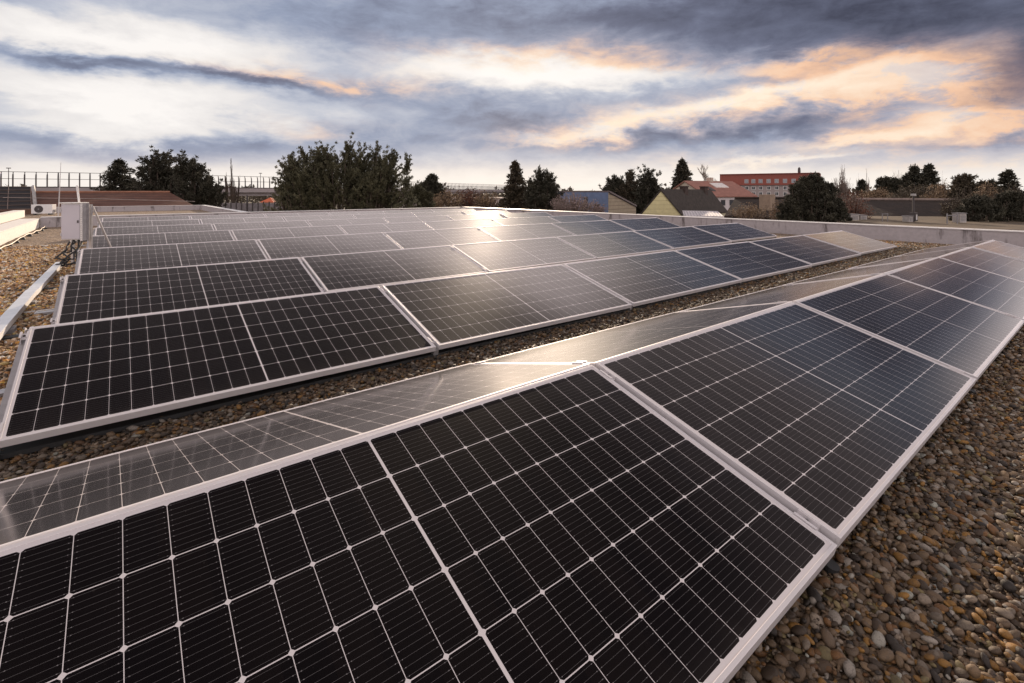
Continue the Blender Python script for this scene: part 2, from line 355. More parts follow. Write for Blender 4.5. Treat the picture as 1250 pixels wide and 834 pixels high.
def parapet(name, a, b_, t, h, lab, mw, mc, group=None, over=.02, zc=.025, step=2.5):
    """a wall from a to b_ (its inner face), t thick to the left of the run, with a coping in lengths"""
    a = Vector(a); e = Vector(b_); d = (e - a).normalized(); n = Vector((-d.y, d.x)); root = empty(name, (a.x, a.y, 0))
    def q(p): return (p.x - a.x, p.y - a.y)
    m1 = MB(); m1.prism([q(a), q(e), q(e + n * t), q(a + n * t)], -.3, h - zc); m1.build('wall', mw, root)
    L = (e - a).length; k = max(1, round(L / step)); m2 = MB()
    for i in range(k):
        s0 = a + d * (L * i / k + .003); s1 = a + d * (L * (i + 1) / k - .003)
        m2.prism([q(s0 - n * over), q(s1 - n * over), q(s1 + n * (t + over)), q(s0 + n * (t + over))], h - zc + .002, h)
    m2.build('coping', mc, root, bevel=.004)
    tag(root, lab, 'parapet', group); return root
parapet('parapet_wall', (13.72, ROOFY1), (14.35, -7), .26, .37, 'long low grey parapet with light metal coping along the right roof edge', LAV, COP)
parapet('parapet_wall', (-1.98, ROOFY1), (13.70, ROOFY1), .24, .36, 'low grey parapet closing the far end of the panel roof', LAV, COP)
bpy.data.objects['parapet_wall.001'].location.z = 0
parapet('roof_curb', (-2.0, -6), (-2.0, ROOFY1 + .22), .46, .31, 'white curb left of the gravel strip, the one nearer the panels', WCURB, WCURB, zc=.02, over=.004, step=7)
parapet('roof_curb', (-3.42, -6), (-3.42, 33.), .35, .31, 'white roof edge at far left, beyond the nearer white curb', WCURB, WCURB, zc=.02, over=.004, step=7)
parapet('parapet_wall', (-3.3, 38.4), (3.998, 38.4), .24, .30, 'thin pale roof edge in front of the brown tiled roof', LAV, COP)
parapet('parapet_wall', (4.0, 38.66), (4.0, ROOFY1 + .3), .24, .30, 'short pale roof edge running back to the bare poplars', LAV, COP)

# ------------------------------------------------------------------ gravel: real pebbles where they read one by one
def ico(sub):
    import bmesh
    bm = bmesh.new(); bmesh.ops.create_icosphere(bm, subdivisions=sub, radius=1.); v = np.array([x.co for x in bm.verts]); f = np.array([[q.index for q in p.verts] for p in bm.faces]); bm.free(); return v, f
def pebbles(regions, light_tone=None):
    VS = []; FS = []; CS = []; nv = 0
    for (x0, x1, y0, y1, dens, size, sub, test, light_tone) in regions:
        n = int((x1 - x0) * (y1 - y0) * dens); X = rng.uniform(x0, x1, n); Y = rng.uniform(y0, y1, n)
        if test is not None: k = test(X, Y); X = X[k]; Y = Y[k]; n = len(X)
        v, f = ico(sub); s = np.clip(rng.lognormal(-.02, .44, n), .38, 2.2)[:, None] * size / 2
        ab = np.c_[rng.uniform(.95, 1.5, n), rng.uniform(.75, 1., n), rng.uniform(.45, .72, n)] * s
        P = v[None] * ab[:, None]
        # knobbly outline
        ph = rng.uniform(0, 6.3, (n, 1, 3)); P *= 1 + .09 * np.sin(v[None] * 2.3 + ph).sum(2, keepdims=True)
        ax = rng.normal(0, .33, n); ay = rng.normal(0, .33, n); az = rng.uniform(0, 6.3, n)
        def rot(P, a, i, j):
            c, q = np.cos(a)[:, None], np.sin(a)[:, None]; A = P[..., i] * c - P[..., j] * q; B = P[..., i] * q + P[..., j] * c; P[..., i] = A; P[..., j] = B
        rot(P, ax, 1, 2); rot(P, ay, 0, 2); rot(P, az, 0, 1)
        Z = rng.uniform(-.014, .007, n) + ab[:, 2] * .3
        P += np.stack([X, Y, Z + .028], 1)[:, None]
        VS.append(P.reshape(-1, 3)); FS.append((f[None] + (np.arange(n) * len(v))[:, None, None] + nv).reshape(-1, 3)); nv += n * len(v)
        CS.append(np.repeat(np.clip(gravel_tint(n) * light_tone, 0, .8), len(v), 0))  # paints light into the tint: near and between rows darker, left sunlit brighter
    return np.concatenate(VS), np.concatenate(FS), np.concatenate(CS)
near = lambda X, Y: X * CA + Y * SA > .75
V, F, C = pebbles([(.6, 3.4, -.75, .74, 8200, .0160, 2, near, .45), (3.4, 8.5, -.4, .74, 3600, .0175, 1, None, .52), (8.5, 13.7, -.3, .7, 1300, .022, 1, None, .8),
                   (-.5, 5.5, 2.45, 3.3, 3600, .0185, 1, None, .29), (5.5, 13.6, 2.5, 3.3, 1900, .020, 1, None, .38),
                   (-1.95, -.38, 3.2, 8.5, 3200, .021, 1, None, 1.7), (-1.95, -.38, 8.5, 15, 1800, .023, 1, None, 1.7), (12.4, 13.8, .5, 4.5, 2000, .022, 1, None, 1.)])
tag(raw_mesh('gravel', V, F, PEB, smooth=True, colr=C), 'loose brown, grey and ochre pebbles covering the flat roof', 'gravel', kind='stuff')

# ------------------------------------------------------------------ solar panels
TILT = .2613; RID = .40
def panel_proto():
    """origin: middle of the upper edge, on the frame's top face; the panel falls towards -Y (local, untilted)"""
    t = empty('solar_panel'); L, W = MOD_L, MOD_W; lip = .0115; H = .035
    f = MB(); x0, x1 = -L / 2, L / 2
    def bar(a, b): f.box(a, b)
    # outer walls and top lip as one closed profile on each side (butted end to end)
    bar((x0, -W, -H), (x1, -W + lip, 0)); bar((x0, -lip, -H), (x1, 0, 0))
    bar((x0, -W + lip, -H), (x0 + lip, -lip, 0)); bar((x1 - lip, -W + lip, -H), (x1, -lip, 0))
    bar((x0 + lip, -W + lip, -H), (x0 + lip + .02, -lip, -H + .002)); bar((x1 - lip - .02, -W + lip, -H), (x1 - lip, -lip, -H + .002))
    f.build('frame', ALU, t, bevel=.0012)
    gl = MB(); gl.add([(x0 + lip, -W + lip, -.0022), (x1 - lip, -W + lip, -.0022), (x1 - lip, -lip, -.0022), (x0 + lip, -lip, -.0022)], [(0, 1, 2, 3)])
    o = gl.build('cell_sheet', PV, t); uvl = o.data.uv_layers.new(name='UVMap')
    for lp in o.data.loops:
        c = o.data.vertices[lp.vertex_index].co; uvl.data[lp.index].uv = (c.x + L / 2, c.y + W)
    bk = MB(); bk.box((x0 + lip, -W + lip, -.0065), (x1 - lip, -lip, -.003)); bk.build('back_sheet', WHITE, t)
    return t
def add_joint(t, end=False, left=False):
    """rail, clamps and foot under the right-hand gap (or the left end) of a panel"""
    L, W = MOD_L, MOD_W; s = -1 if left else 1; xc = s * (L / 2 + .013)
    rl = MB(); a = xc - .018; b = xc + .018
    rl.box((a, -W + .01, -.075), (b, -.012, -.0365)); rl.build('rail', ALU2, t)
    for y in (-.085, -W + .095):
        c = MB(); c.box((xc - .0115, y - .035, -.036), (xc - .0095, y + .035, .002)); c.box((xc + .0095, y - .035, -.036), (xc + .0115, y + .035, .002))
        c.box((xc - .0094, y - .035, -.012), (xc + .0094, y + .035, -.009))
        c.box((xc - .019, y - .035, .0021), (xc - .0095, y + .035, .0046)); c.box((xc + .0095, y - .035, .0021), (xc + .019, y + .035, .0046))
        k = c.build('clamp', ALU, t); m_ = MB(); m_.lathe((xc, y, -.009), [(.0065, 0), (.0065, .006), (.0035, .0062), (.0035, .003)], 10); m_.build('bolt', DARKM, k)
    ft = MB(); ft.lathe((xc, -W + .0, -.135), [(.040, 0), (.040, .012), (.020, .02), (.016, .04), (.022, .046), (.022, .058)], 14); ft.build('foot', BLACK, t, smooth=False)
proto = panel_proto(); proto_joint = copy_tree(proto); add_joint(proto_joint)
proto_left = copy_tree(proto); add_joint(proto_left); add_joint(proto_left, left=True)
ORD = ['leftmost', 'second from left', 'third from left', 'fourth from left', 'fifth from left', 'rightmost']
ROWS = ['front', 'second', 'third', 'fourth', 'fifth', 'sixth', 'seventh', 'farthest']
rowp = {0: (.0764, .0, -.0117 * .75, .0057, -.0036), 1: (.0718, -.0149, -.0053, .0021, .0036), 2: (0, -.02, 0, 0, 0)}
def row_place(k, x):
    dy, dz, zs, yw, dt = rowp.get(k, (0, .012, 0, 0, 0))
    return 1.5062 + 2.5332 * k + dy + yw * (x - 2), RID + dz + zs * (x - 2), yw, zs, TILT + dt
used = set()
for k in range(8):
    for side in (0, 1):
        for n in range(-1, 5):
            xm = 1.6628 + (n + .5) * 2.12 + (.038 if k else 0)
            src = proto_left if n == -1 else proto_joint
            t = src if src.name not in used else copy_tree(src); used.add(src.name)
            if t is src and src is proto_joint: pass
            y, z, yw, zs, tl = row_place(k, xm)
            j = rng.normal(0, 1, 3)
            sag = {3: .45, 4: 1.}.get(n, 0.) * (.3, .6, .35, .35, .35, .35, .35, .35)[k]          # the outer modules have settled a little
            tl -= sag * .026; droop = sag * .022; z -= sag * .012
            if side == 0: t.location = (xm, y - .006, z); t.rotation_euler = (tl + j[0] * .003, -zs + droop + j[1] * .003, yw + j[2] * .0004)
            else: t.location = (xm, y + .006, z); t.rotation_euler = (tl + j[0] * .0022, zs + j[1] * .0016, math.pi + yw + j[2] * .0004)
            i = n + 1 if side == 0 else n + 1
            rn = ROWS[k] + (' row' if k in (0, 7) else ' row from the front')
            if side == 0: lab = f'near-slope solar panel, {ORD[i]}, {rn}'
            else: lab = f'solar panel behind the ridge, {ORD[i]}, {rn}'
            tag(t, lab, 'solar panel', ('near-slope solar panels of the ' if side == 0 else 'far-slope solar panels of the ') + rn)
for ch in [x for x in bpy.data.objects if x.parent == proto]: bpy.data.objects.remove(ch)
bpy.data.objects.remove(proto)
# black rubber-footed base rails lying on the gravel under each row
NM = ['front', 'second', 'third', 'fourth', 'fifth', 'sixth', 'seventh', 'farthest']
for k in range(1, 8):
    y, z, *_ = row_place(k, 0)
    for q, yy in enumerate((y - .93, y + .02)):
        m_ = MB(); m_.box((-.74 if q == 0 else -.62, yy - .045, .028), (12.3, yy + .045, .05))
        o = m_.build('base_rail', BLACK if q == 0 else ALU2)
        tag(o, (f'flat black rubber strip on gravel under the low edge of the {NM[k]} panel row' if q == 0 else f'flat grey metal rail on gravel beneath the ridge of the {NM[k]} panel row'), 'rail', 'base rails sticking out of the panel rows at left')

# ------------------------------------------------------------------ combiner box, cable tray, cables, lightning rod
def combiner():
    t = empty('combiner_box', (-.55, 10.55, 0), YAW - R(90) + R(8))
    b = MB(); b.box((-.135, -.07, .44), (.135, .07, 1.0)); b.build('cabinet', WHITE, t, bevel=.006)
    d = MB(); d.box((-.127, -.078, .45), (.127, -.072, .985)); d.build('door', plain('door_panel', (.50, .47, .52), .45, .04), t, bevel=.003)
    dr = [x for x in bpy.data.objects if x.parent == t and x.name.startswith('door')][-1]
    for z in (.52, .90):
        h_ = MB(); h_.tube([(-.131, -.082, z - .02), (-.131, -.082, z + .02)], .006, 8); h_.build('hinge', ALU2, dr)
    h_ = MB(); h_.box((.095, -.088, .70), (.112, -.0785, .74)); h_.build('lock', DARKM, dr)
    l = MB(); l.box((-.145, -.10, 1.002), (.145, .09, 1.016)); l.build('rain_cover', WHITE, t, bevel=.002)
    p = MB(); p.box((.137, -.085, .42), (.170, -.08, 1.0)); p.box((.137, .055, .42), (.170, .06, 1.0)); p.box((.137, -.079, .42), (.139, .054, 1.0)); pe = p.build('strut_channel', ALU2, t)
    h = MB()
    for i in range(19): h.box((.147, -.0875, .44 + i * .029), (.160, -.0855, .456 + i * .029))
    h.build('slot', WHITE, pe)
    for s in (-.10, .155):
        q = MB(); q.box((s - .018, .095, 0), (s + .018, .125, .98)); q.build('post', ALU2, t)
    q = MB(); q.tube([(.17, .13, .95), (.33, .42, .05)], .014, 6); q.build('brace', ALU2, t)
    q = MB(); q.tube([(.02, .16, .45), (-.06, .14, 1.28)], .014, 8); q.build('tube', WHITE, t)
    for i in range(5):
        q = MB(); q.lathe((-.02 + i * .035, -.03, .405), [(.012, 0), (.016, .012), (.016, .034)], 10); q.build('cable_gland', BLACK if i % 2 else WHITE, t)
    tag(t, 'grey-white electrical box on posts beside the panel rows at left', 'electrical box')
combiner()
def cables():
    r2 = random.Random(3)
    for i in range(5):
        pts = []
        p0 = Vector((-.60 + i * .035, 10.45, .41)); p3 = Vector((-.74 + i * .012, 10.0, .10))
        for s in range(9):
            u = s / 8; p = p0.lerp(p3, u); p += Vector((math.sin(u * math.pi) * (.10 * r2.uniform(-1, 1)), -math.sin(u * math.pi) * .12, -math.sin(u * math.pi) * r2.uniform(.02, .12))); pts.append(p)
        m_ = MB(); m_.tube(pts, .012, 7)
        tag(m_.build('power_cable', BLACK, smooth=True), 'black power cable looping from the electrical box down to the white tray', 'cable', 'black cables under the electrical box')
cables()
def tray():
    t = empty('cable_tray', (-.735, 2.0, 0))
    def seg(y0, y1, x0, x1, h, nm):
        L = MB(); w = .042
        L.prism([(x0 - w, y0), (x0 + w, y0), (x1 + w, y1), (x1 - w, y1)], h - .055, h - .003); L.build('tray_body', WHITE, t, bevel=.003)
        C_ = MB(); C_.prism([(x0 - w - .004, y0 + .004), (x0 + w + .004, y0 + .004), (x1 + w + .004, y1 - .004), (x1 - w - .004, y1 - .004)], h - .002, h + .006); C_.build('tray_cover', plain('galvanised_cover', (.70, .71, .74), .32, .12, 7, .35), t, bevel=.002)
    seg(0, 3.0, 0, 0, .125, 0); seg(3.0, 5.6, 0, .0, .125, 1); seg(5.6, 8.4, .0, .03, .115, 2)
    for y in (1.4, 3.9, 5.2, 6.9):
        f = MB(); f.box((-.07, y - .06, 0), (.07, y + .06, .066)); f.build('support_block', PLASTIC, t, bevel=.004)
    tag(t, 'white metal cable tray lying along the gravel at the left panel ends', 'cable tray')
tray()
m_ = MB(); m_.box((-.72, 0, .018), (-.38, .022, .045)); o = m_.build('stub_rail', WHITE); o.location = (0, 6.72, 0)
tag(o, 'short white metal rail between the cable tray and the third panel row', 'rail')
# lightning rod, its conductor wire on blocks, small cable over the curb
def rod():
    t = empty('lightning_rod', (*at(70.8, 17.3), 0)); q = MB(); ex, ey = at(74.4, 17.3); bx, by = at(70.8, 17.3)
    q.tube([(0, 0, .02), ((ex - bx) * .55, (ey - by) * .55, 1.3), (ex - bx, ey - by, zat(198, 17.3))], [.022, .014, .005], 8); q.build('mast', ALU2, t)
    q = MB(); q.lathe((0, 0, 0), [(.18, 0), (.18, .05), (.15, .08), (.05, .085)], 16); q.build('base_block', plain('concrete', (.42, .40, .38), .9), t)
    tag(t, 'thin slanting lightning rod standing by the far end of the curb', 'lightning rod')
rod()
def conductor():
    t = empty('lightning_conductor', (-1.80, 9, 0)); q = MB(); pts = []
    for i in range(60):
        y = i * .22; pts.append((math.sin(y * 1.3) * .03 + math.sin(y * 4.1) * .01, y, .085 + .01 * math.sin(y * 5)))
    q.tube(pts, .010, 6); q.build('wire', plain('galvanised_wire', (.55, .48, .40), .5, .1, 9, .3), t)
    for i in range(12):
        y = .5 + i * 1.1; q = MB(); q.lathe((math.sin(y * 1.3) * .03 + math.sin(y * 4.1) * .01, y, 0), [(.06, 0), (.06, .03), (.035, .07), (.03, .078)], 12); q.build('wire_holder', BLACK, t)
    tag(t, 'pale conductor wire on small black blocks along the foot of the curb', 'wire')
conductor()
q = MB(); q.tube([(-2.62, 13.25, .0), (-2.50, 13.4, .325), (-2.25, 13.5, .322), (-2.0, 13.58, .322), (-1.975, 13.7, .22), (-1.97, 14.3, .10), (-1.90, 14.6, .02)], .008, 6)
tag(q.build('thin_cable', DARKM), 'thin dark cable draped over the nearer white curb', 'cable')
# air conditioner at far left
def ac_unit(name, loc, rz, w, h, d, lab, group=None):
    t = empty(name, loc, rz); b = MB(); b.box((-w / 2, -d / 2, .06), (w / 2, d / 2, h)); b.build('casing', WHITE, t, bevel=.01)
    g_ = MB(); cx = -w * .14; r_ = h * .36; cz = .06 + (h - .06) / 2
    k = 28
    V = [(cx + rr * math.cos(2 * math.pi * j / k), yy, cz + rr * math.sin(2 * math.pi * j / k)) for rr, yy in ((r_, -d / 2 - .004), (r_ * .96, -d / 2 - .012), (r_ * .15, -d / 2 - .012)) for j in range(k)]
    F_ = [(i * k + j, i * k + (j + 1) % k, (i + 1) * k + (j + 1) % k, (i + 1) * k + j) for i in range(2) for j in range(k)]
    g_.add(V, F_); gg = g_.build('fan_grille', DARKM, t)
    hb = MB(); hb.box((cx - r_ * .16, -d / 2 - .02, cz - r_ * .16), (cx + r_ * .16, -d / 2 - .013, cz + r_ * .16)); hb.build('fan_hub', PLASTIC, gg)
    for s in (-w * .35, w * .35):
        f = MB(); f.box((s - .03, -d / 2 - .03, 0), (s + .03, d / 2 + .03, .059)); f.build('foot', BLACK, t)
    v = MB(); v.box((w / 2 + .001, -d * .2, .12), (w / 2 + .05, d * .25, .26)); v.build('valve_cover', PLASTIC, t)
    tag(t, lab, 'air conditioner', group); return t
ac_unit('air_conditioner', (*at(53.5, 25.5), -.012), YAW - R(90) + R(15), .88, .52, .32, 'white air conditioner with round black fan on the roof at far left')
q = MB(); q.box((-.5, -.15, 0), (.45, .15, .28)); o = q.build('timber_stack', plain('old_timber', (.13, .07, .045), .85)); o.location = (*at(36, 25.8), -.012); o.rotation_euler = (0, 0, .1)
tag(o, 'dark brown timber block beside the air conditioner at far left', 'timber')
# ------------------------------------------------------------------ tiled roof house and its dark array (left background)
TILE = lambda n, c, c2, per=.36, ax=2: stripes(n, c, c2, ax, per)
RED = TILE('brown_red_tiles', (.11, .046, .03), (.05, .02, .013), .16)
def tile_house_left():
    t = empty('tiled_house', (0, 44, 0)); 
    w = MB(); w.prism([(-16, -1.6), (3.7, -1.6), (3.7, 7.5), (-16, 7.5)], GZ, -.15); w.build('wall', plain('plaster', (.5, .46, .4)), t)
    r_ = MB(); e = .04; z1 = 1.10
    V = [(-16.3, -2, e), (4.2, -2, e), (2.9, 3, z1), (-16.3, 3, z1), (4.2, 8, e), (-16.3, 8, e)]
    V2 = [(a, b_, c - .18) for a, b_, c in V]
    r_.add(V + V2, [(0, 1, 2, 3), (1, 4, 2), (4, 5, 3, 2), (0, 3, 5), (7, 6, 9, 8), (10, 7, 8), (11, 10, 8, 9), (0, 6, 7, 1), (1, 7, 10, 4), (4, 10, 11, 5), (5, 11, 6, 0)])
    r_.build('roof', RED, t)
    c = MB(); c.tube([(-16.3, 3, z1 + .02), (2.9, 3, z1 + .02)], .09, 8); c.build('ridge_tiles', plain('ridge', (.28, .13, .08), .8), t)
    tag(t, 'long house with reddish brown tiled roof behind the air conditioner', 'house')
tile_house_left()
def dark_array():
    ox, oy = at(0, 33); t = empty('rooftop_solar_array', (0, 42.3, 0))
    xr = -4.55; m1 = MB(); z0, z1 = .10, 1.46; y0, y1 = 0, 4.2
    m1.add([(-15, y0, z0), (xr + .5, y0, z0), (xr, y1, z1), (-15, y1, z1), (-15, y0, z0 - .05), (xr + .5, y0, z0 - .05), (xr, y1, z1 - .05), (-15, y1, z1 - .05)], [(0, 1, 2, 3), (7, 6, 5, 4), (0, 4, 5, 1), (1, 5, 6, 2), (2, 6, 7, 3), (3, 7, 4, 0)])
    m1.build('panel_field', plain('array_glass', (.012, .010, .012), .7), t)
    gr = MB()
    for i in range(11):
        x = xr + .45 - i * 1.0; gr.tube([(x, y0, z0 + .02), (x - .45, y1, z1 + .02)], .022, 4)
    for j in range(7):
        u = j / 6; gr.tube([(-15, y0 + (y1 - y0) * u, z0 + (z1 - z0) * u + .025), (xr + .5 - .5 * u, y0 + (y1 - y0) * u, z0 + (z1 - z0) * u + .025)], .018, 4)
    gr.build('frame_grid', plain('brown_frame', (.16, .11, .09), .6), t)
    e = MB(); e.tube([(xr + .62, y0, z0 + .05), (xr + .12, y1, z1 + .05)], .09, 6); e.build('edge_flashing', plain('flashing', (.34, .32, .31), .5), t)
    tag(t, 'dark gridded solar array on the tiled roof at the left picture edge', 'solar array')
dark_array()
q = MB(); q.tube([(*at(-30, 30.5), zat(241, 30.5)), (*at(110, 31), zat(242.5, 31)), (*at(238, 31.5), zat(246, 31.5))], .014, 5)
tag(q.build('overhead_wire', plain('pale_wire', (.35, .30, .27), .6)), 'thin pale wire stretched across in front of the brown tiled roof', 'wire')

# ------------------------------------------------------------------ highway viaduct with noise barrier
def polyline(pts, s):
    """point on the run at distance s"""
    for a, b_ in zip(pts, pts[1:]):
        L = (b_ - a).length
        if s <= L: return a + (b_ - a) * (s / L), (b_ - a).normalized()
        s -= L
    return pts[-1], (pts[-1] - pts[-2]).normalized()
HW = [Vector(at(-60, 92)), Vector(at(60, 100)), Vector(at(200, 112)), Vector(at(340, 135)), Vector(at(430, 162)), Vector(at(510, 205)), Vector(at(570, 255)), Vector(at(640, 340))]
ZD = EYE + 4.3 / FP * 96 + .1
def viaduct():
    t = empty('highway_viaduct', (HW[0].x, HW[0].y, 0)); o = HW[0]; tot = sum((b_ - a).length for a, b_ in zip(HW, HW[1:]))
    conc = plain('viaduct_concrete', (.34, .30, .30), .9, .15, .2)
    dk = MB()
    for a, b_ in zip(HW, HW[1:]):
        d = (b_ - a).normalized(); n = Vector((-d.y, d.x)); a2 = a - o; b2 = b_ - o
        dk.prism([a2, b2, b2 + n * 14, a2 + n * 14], ZD - 1.1, ZD)
        dk.prism([a2 + n * 1.2, b2 + n * 1.2, b2 + n * 12.8, a2 + n * 12.8], ZD - 2.0, ZD - 1.102)
    dk.build('deck', conc, t)
    s = 14
    while s < tot:
        p, d = polyline(HW, s); n = Vector((-d.y, d.x)); q = p - o + n * 3.2
        m_ = MB(); m_.lathe((q.x, q.y, GZ), [(.75, 0), (.75, ZD - 2.0 - GZ)], 12); m_.build('pillar', conc, t); s += 24
    tag(t, 'grey concrete highway viaduct on round pillars behind the left trees', 'viaduct')
    b = empty('noise_barrier', (HW[0].x, HW[0].y, ZD)); pm = plain('barrier_post', (.065, .055, .055), .6)
    h = 3.0; ss = [1.6 * i for i in range(int(tot / 1.6))]; rest = MB()
    for i, s in enumerate(ss):
        p, d = polyline(HW, s); q = p - o; n = Vector((-d.y, d.x))
        m_ = MB() if i < 100 else rest; w = .11
        m_.prism([(q.x - w, q.y - w), (q.x + w, q.y - w), (q.x + w, q.y + w), (q.x - w, q.y + w)], 0, h * .62)
        m_.tube([(q.x, q.y, h * .62), (q.x + n.x * .06, q.y + n.y * .06, h * .82), (q.x + n.x * .28, q.y + n.y * .28, h)], [.12, .11, .09], 4)
        if i < 100: m_.build('post', pm, b)
    rest.build('post', pm, b)['kind'] = 'stuff'
    rl = MB()
    for hh, rr in ((h, .05), (h * .55, .045), (.05, .09)):
        off = .28 if hh == h else 0
        for a, b_ in zip(HW, HW[1:]):
            d = (b_ - a).normalized(); n = Vector((-d.y, d.x)) * off
            rl.tube([(*(a - o + n), hh), (*(b_ - o + n), hh)], rr, 4)
    rl.build('rail', pm, b)
    GM = Mat('barrier_glass'); gm = GM.set(Base_Color=(.85, .88, .9), Roughness=.03, Transmission_Weight=1., IOR=1.02, Alpha=.16)
    gl = MB()
    for a, b_ in zip(HW, HW[1:]):
        a2 = a - o; b2 = b_ - o; gl.add([(a2.x, a2.y, .12), (b2.x, b2.y, .12), (b2.x, b2.y, h * .6), (a2.x, a2.y, h * .6)], [(0, 1, 2, 3)])
    gl.build('glass_panels', gm, b)
    tag(b, 'tall glazed noise barrier with dark posts along the highway viaduct', 'noise barrier')
    for i, (px, hh) in enumerate([(10.5, 3.5), (318, 3.5)]):
        d_ = 104 + (i * 30); x, y = at(px, d_); l = empty('street_lamp', (x, y, ZD)); m_ = MB(); m_.tube([(0, 0, -.1), (0, 0, hh + .0), (.0, .0, hh + .5)], [.09, .06, .05], 6); m_.build('pole', pm, l)
        m_ = MB(); m_.box((-.35, -.12, hh + .45), (.35, .12, hh + .62)); m_.build('lamp_head', pm, l)
        tag(l, ['small street lamp over the noise barrier at the left picture edge', 'small street lamp over the noise barrier beside the bare poplars'][i], 'street lamp')
viaduct()

# ------------------------------------------------------------------ trees
def leaf_mat(name, c, var=.45):
    M = Mat(name); v = M.coord(); n = M.noise(v, 1.3, 4, .6); n2 = M.noise(v, 5., 4)
    cc = M.ramp(n, [(.32, tuple(x * (1 - var) for x in c)), (.68, tuple(min(1, x * (1 + var)) for x in c))])
    cc = M.mix(.4, cc, M.ramp(n2, [(.3, .5), (.7, 1.3)]), 'MULTIPLY')
    return M.set(Base_Color=cc, Roughness=.75, Subsurface_Weight=0.)
BARK = plain('bark', (.085, .062, .048), .9, .35, 2); BARKL = plain('pale_bark', (.20, .155, .13), .9, .3, 2)
LD = leaf_mat('needles_dark', (.050, .046, .030)); LM = leaf_mat('needles_mid', (.098, .092, .052)); LB = leaf_mat('needles_brown', (.075, .058, .036)); LBL = leaf_mat('blossom', (.26, .19, .18), .3)
LRED = leaf_mat('rusty_leaves', (.15, .062, .038)); LDRY = leaf_mat('dry_brush', (.24, .165, .10))
def blades(P, D, ln, wd, spread=.6, g=None):
    """P base points, D directions: thin four-sided leaf sprays, one per point"""
    n = len(P); D = D + rng.normal(0, spread, (n, 3)); D /= np.linalg.norm(D, axis=1, keepdims=True) + 1e-9
    S = np.cross(D, rng.normal(0, 1, (n, 3))); S /= np.linalg.norm(S, axis=1, keepdims=True) + 1e-9
    l = (ln * rng.uniform(.6, 1.4, n))[:, None]; w = (wd * rng.uniform(.6, 1.4, n))[:, None]
    V = np.stack([P, P + D * l * .45 + S * w, P + D * l, P + D * l * .45 - S * w], 1).reshape(-1, 3)
    return V, np.arange(4 * n).reshape(n, 4)
def crown(tips, dirs, per, ln, wd, rad, mat, parent, spread=.6, name='crown'):
    n = len(tips); P = np.repeat(tips, per, 0) + rng.normal(0, rad, (n * per, 3)); D = np.repeat(dirs, per, 0)
    V, F_ = blades(P, D, ln, wd, spread); return raw_mesh(name, V, F_, mat, parent)
def spruce(px, d, top, width, lab, mat=LD, group=None, cat='tree', sparse=1., name='spruce_tree', bot=262):
    """layered conifer whose tip is seen at photo row `top`; width = crown width in photo pixels"""
    x, y = at(px, d); zt = zat(top, d); H = zt - GZ; Rr = width / FP * d / 2; base = zat(bot, d) - GZ if bot else H * .14
    t = empty(name, (x, y, GZ)); tr = MB(); tr.tube([(0, 0, 0), (.05, 0, H * .5), (0, 0, H * .98)], [.022 * H, .013 * H, .01], 8); tr.build('trunk', BARK, t)
    tips = []; dirs = []; br = MB(); nl = int(22 * sparse + 6)
    for i in range(nl):
        u = (i + rng.uniform(-.3, .3)) / nl; z = base + (H - base) * u; L0 = Rr * (1 - u) ** .85 + .1
        for j in range(7):
            a = rng.uniform(0, 6.283); L = L0 * rng.uniform(.55, 1.12); up = rng.uniform(-.15, .25) + u * .4
            e = np.array([math.cos(a) * L, math.sin(a) * L, L * up * .6 - .22 * L]); m0 = np.array([0, 0, z])
            br.tube([m0, m0 + e * .5 + [0, 0, .04 * L], m0 + e], [.03 * L0 + .01, .02 * L0 + .008, .005], 3, cap=False)
            ns = max(4, int(L / (Rr * .07)))
            for s in np.linspace(.22, 1, ns):
                q = m0 + e * s + [0, 0, .06 * L * math.sin(s * 3.1)]; tips.append(q); dirs.append(np.array([math.cos(a), math.sin(a), .15]) + rng.normal(0, .35, 3))
    for s in np.linspace(.9, 1., 8): tips.append(np.array([0, 0, H * s])); dirs.append(np.array([0, 0, 1.5]))
    sz = d / FP; br.build('limbs', BARK, t)
    crown(np.array(tips), np.array(dirs), 9, max(.16, 2.7 * sz), max(.035, .62 * sz), max(.05, .9 * sz), mat, t, .5)
    tag(t, lab, cat, group); return t
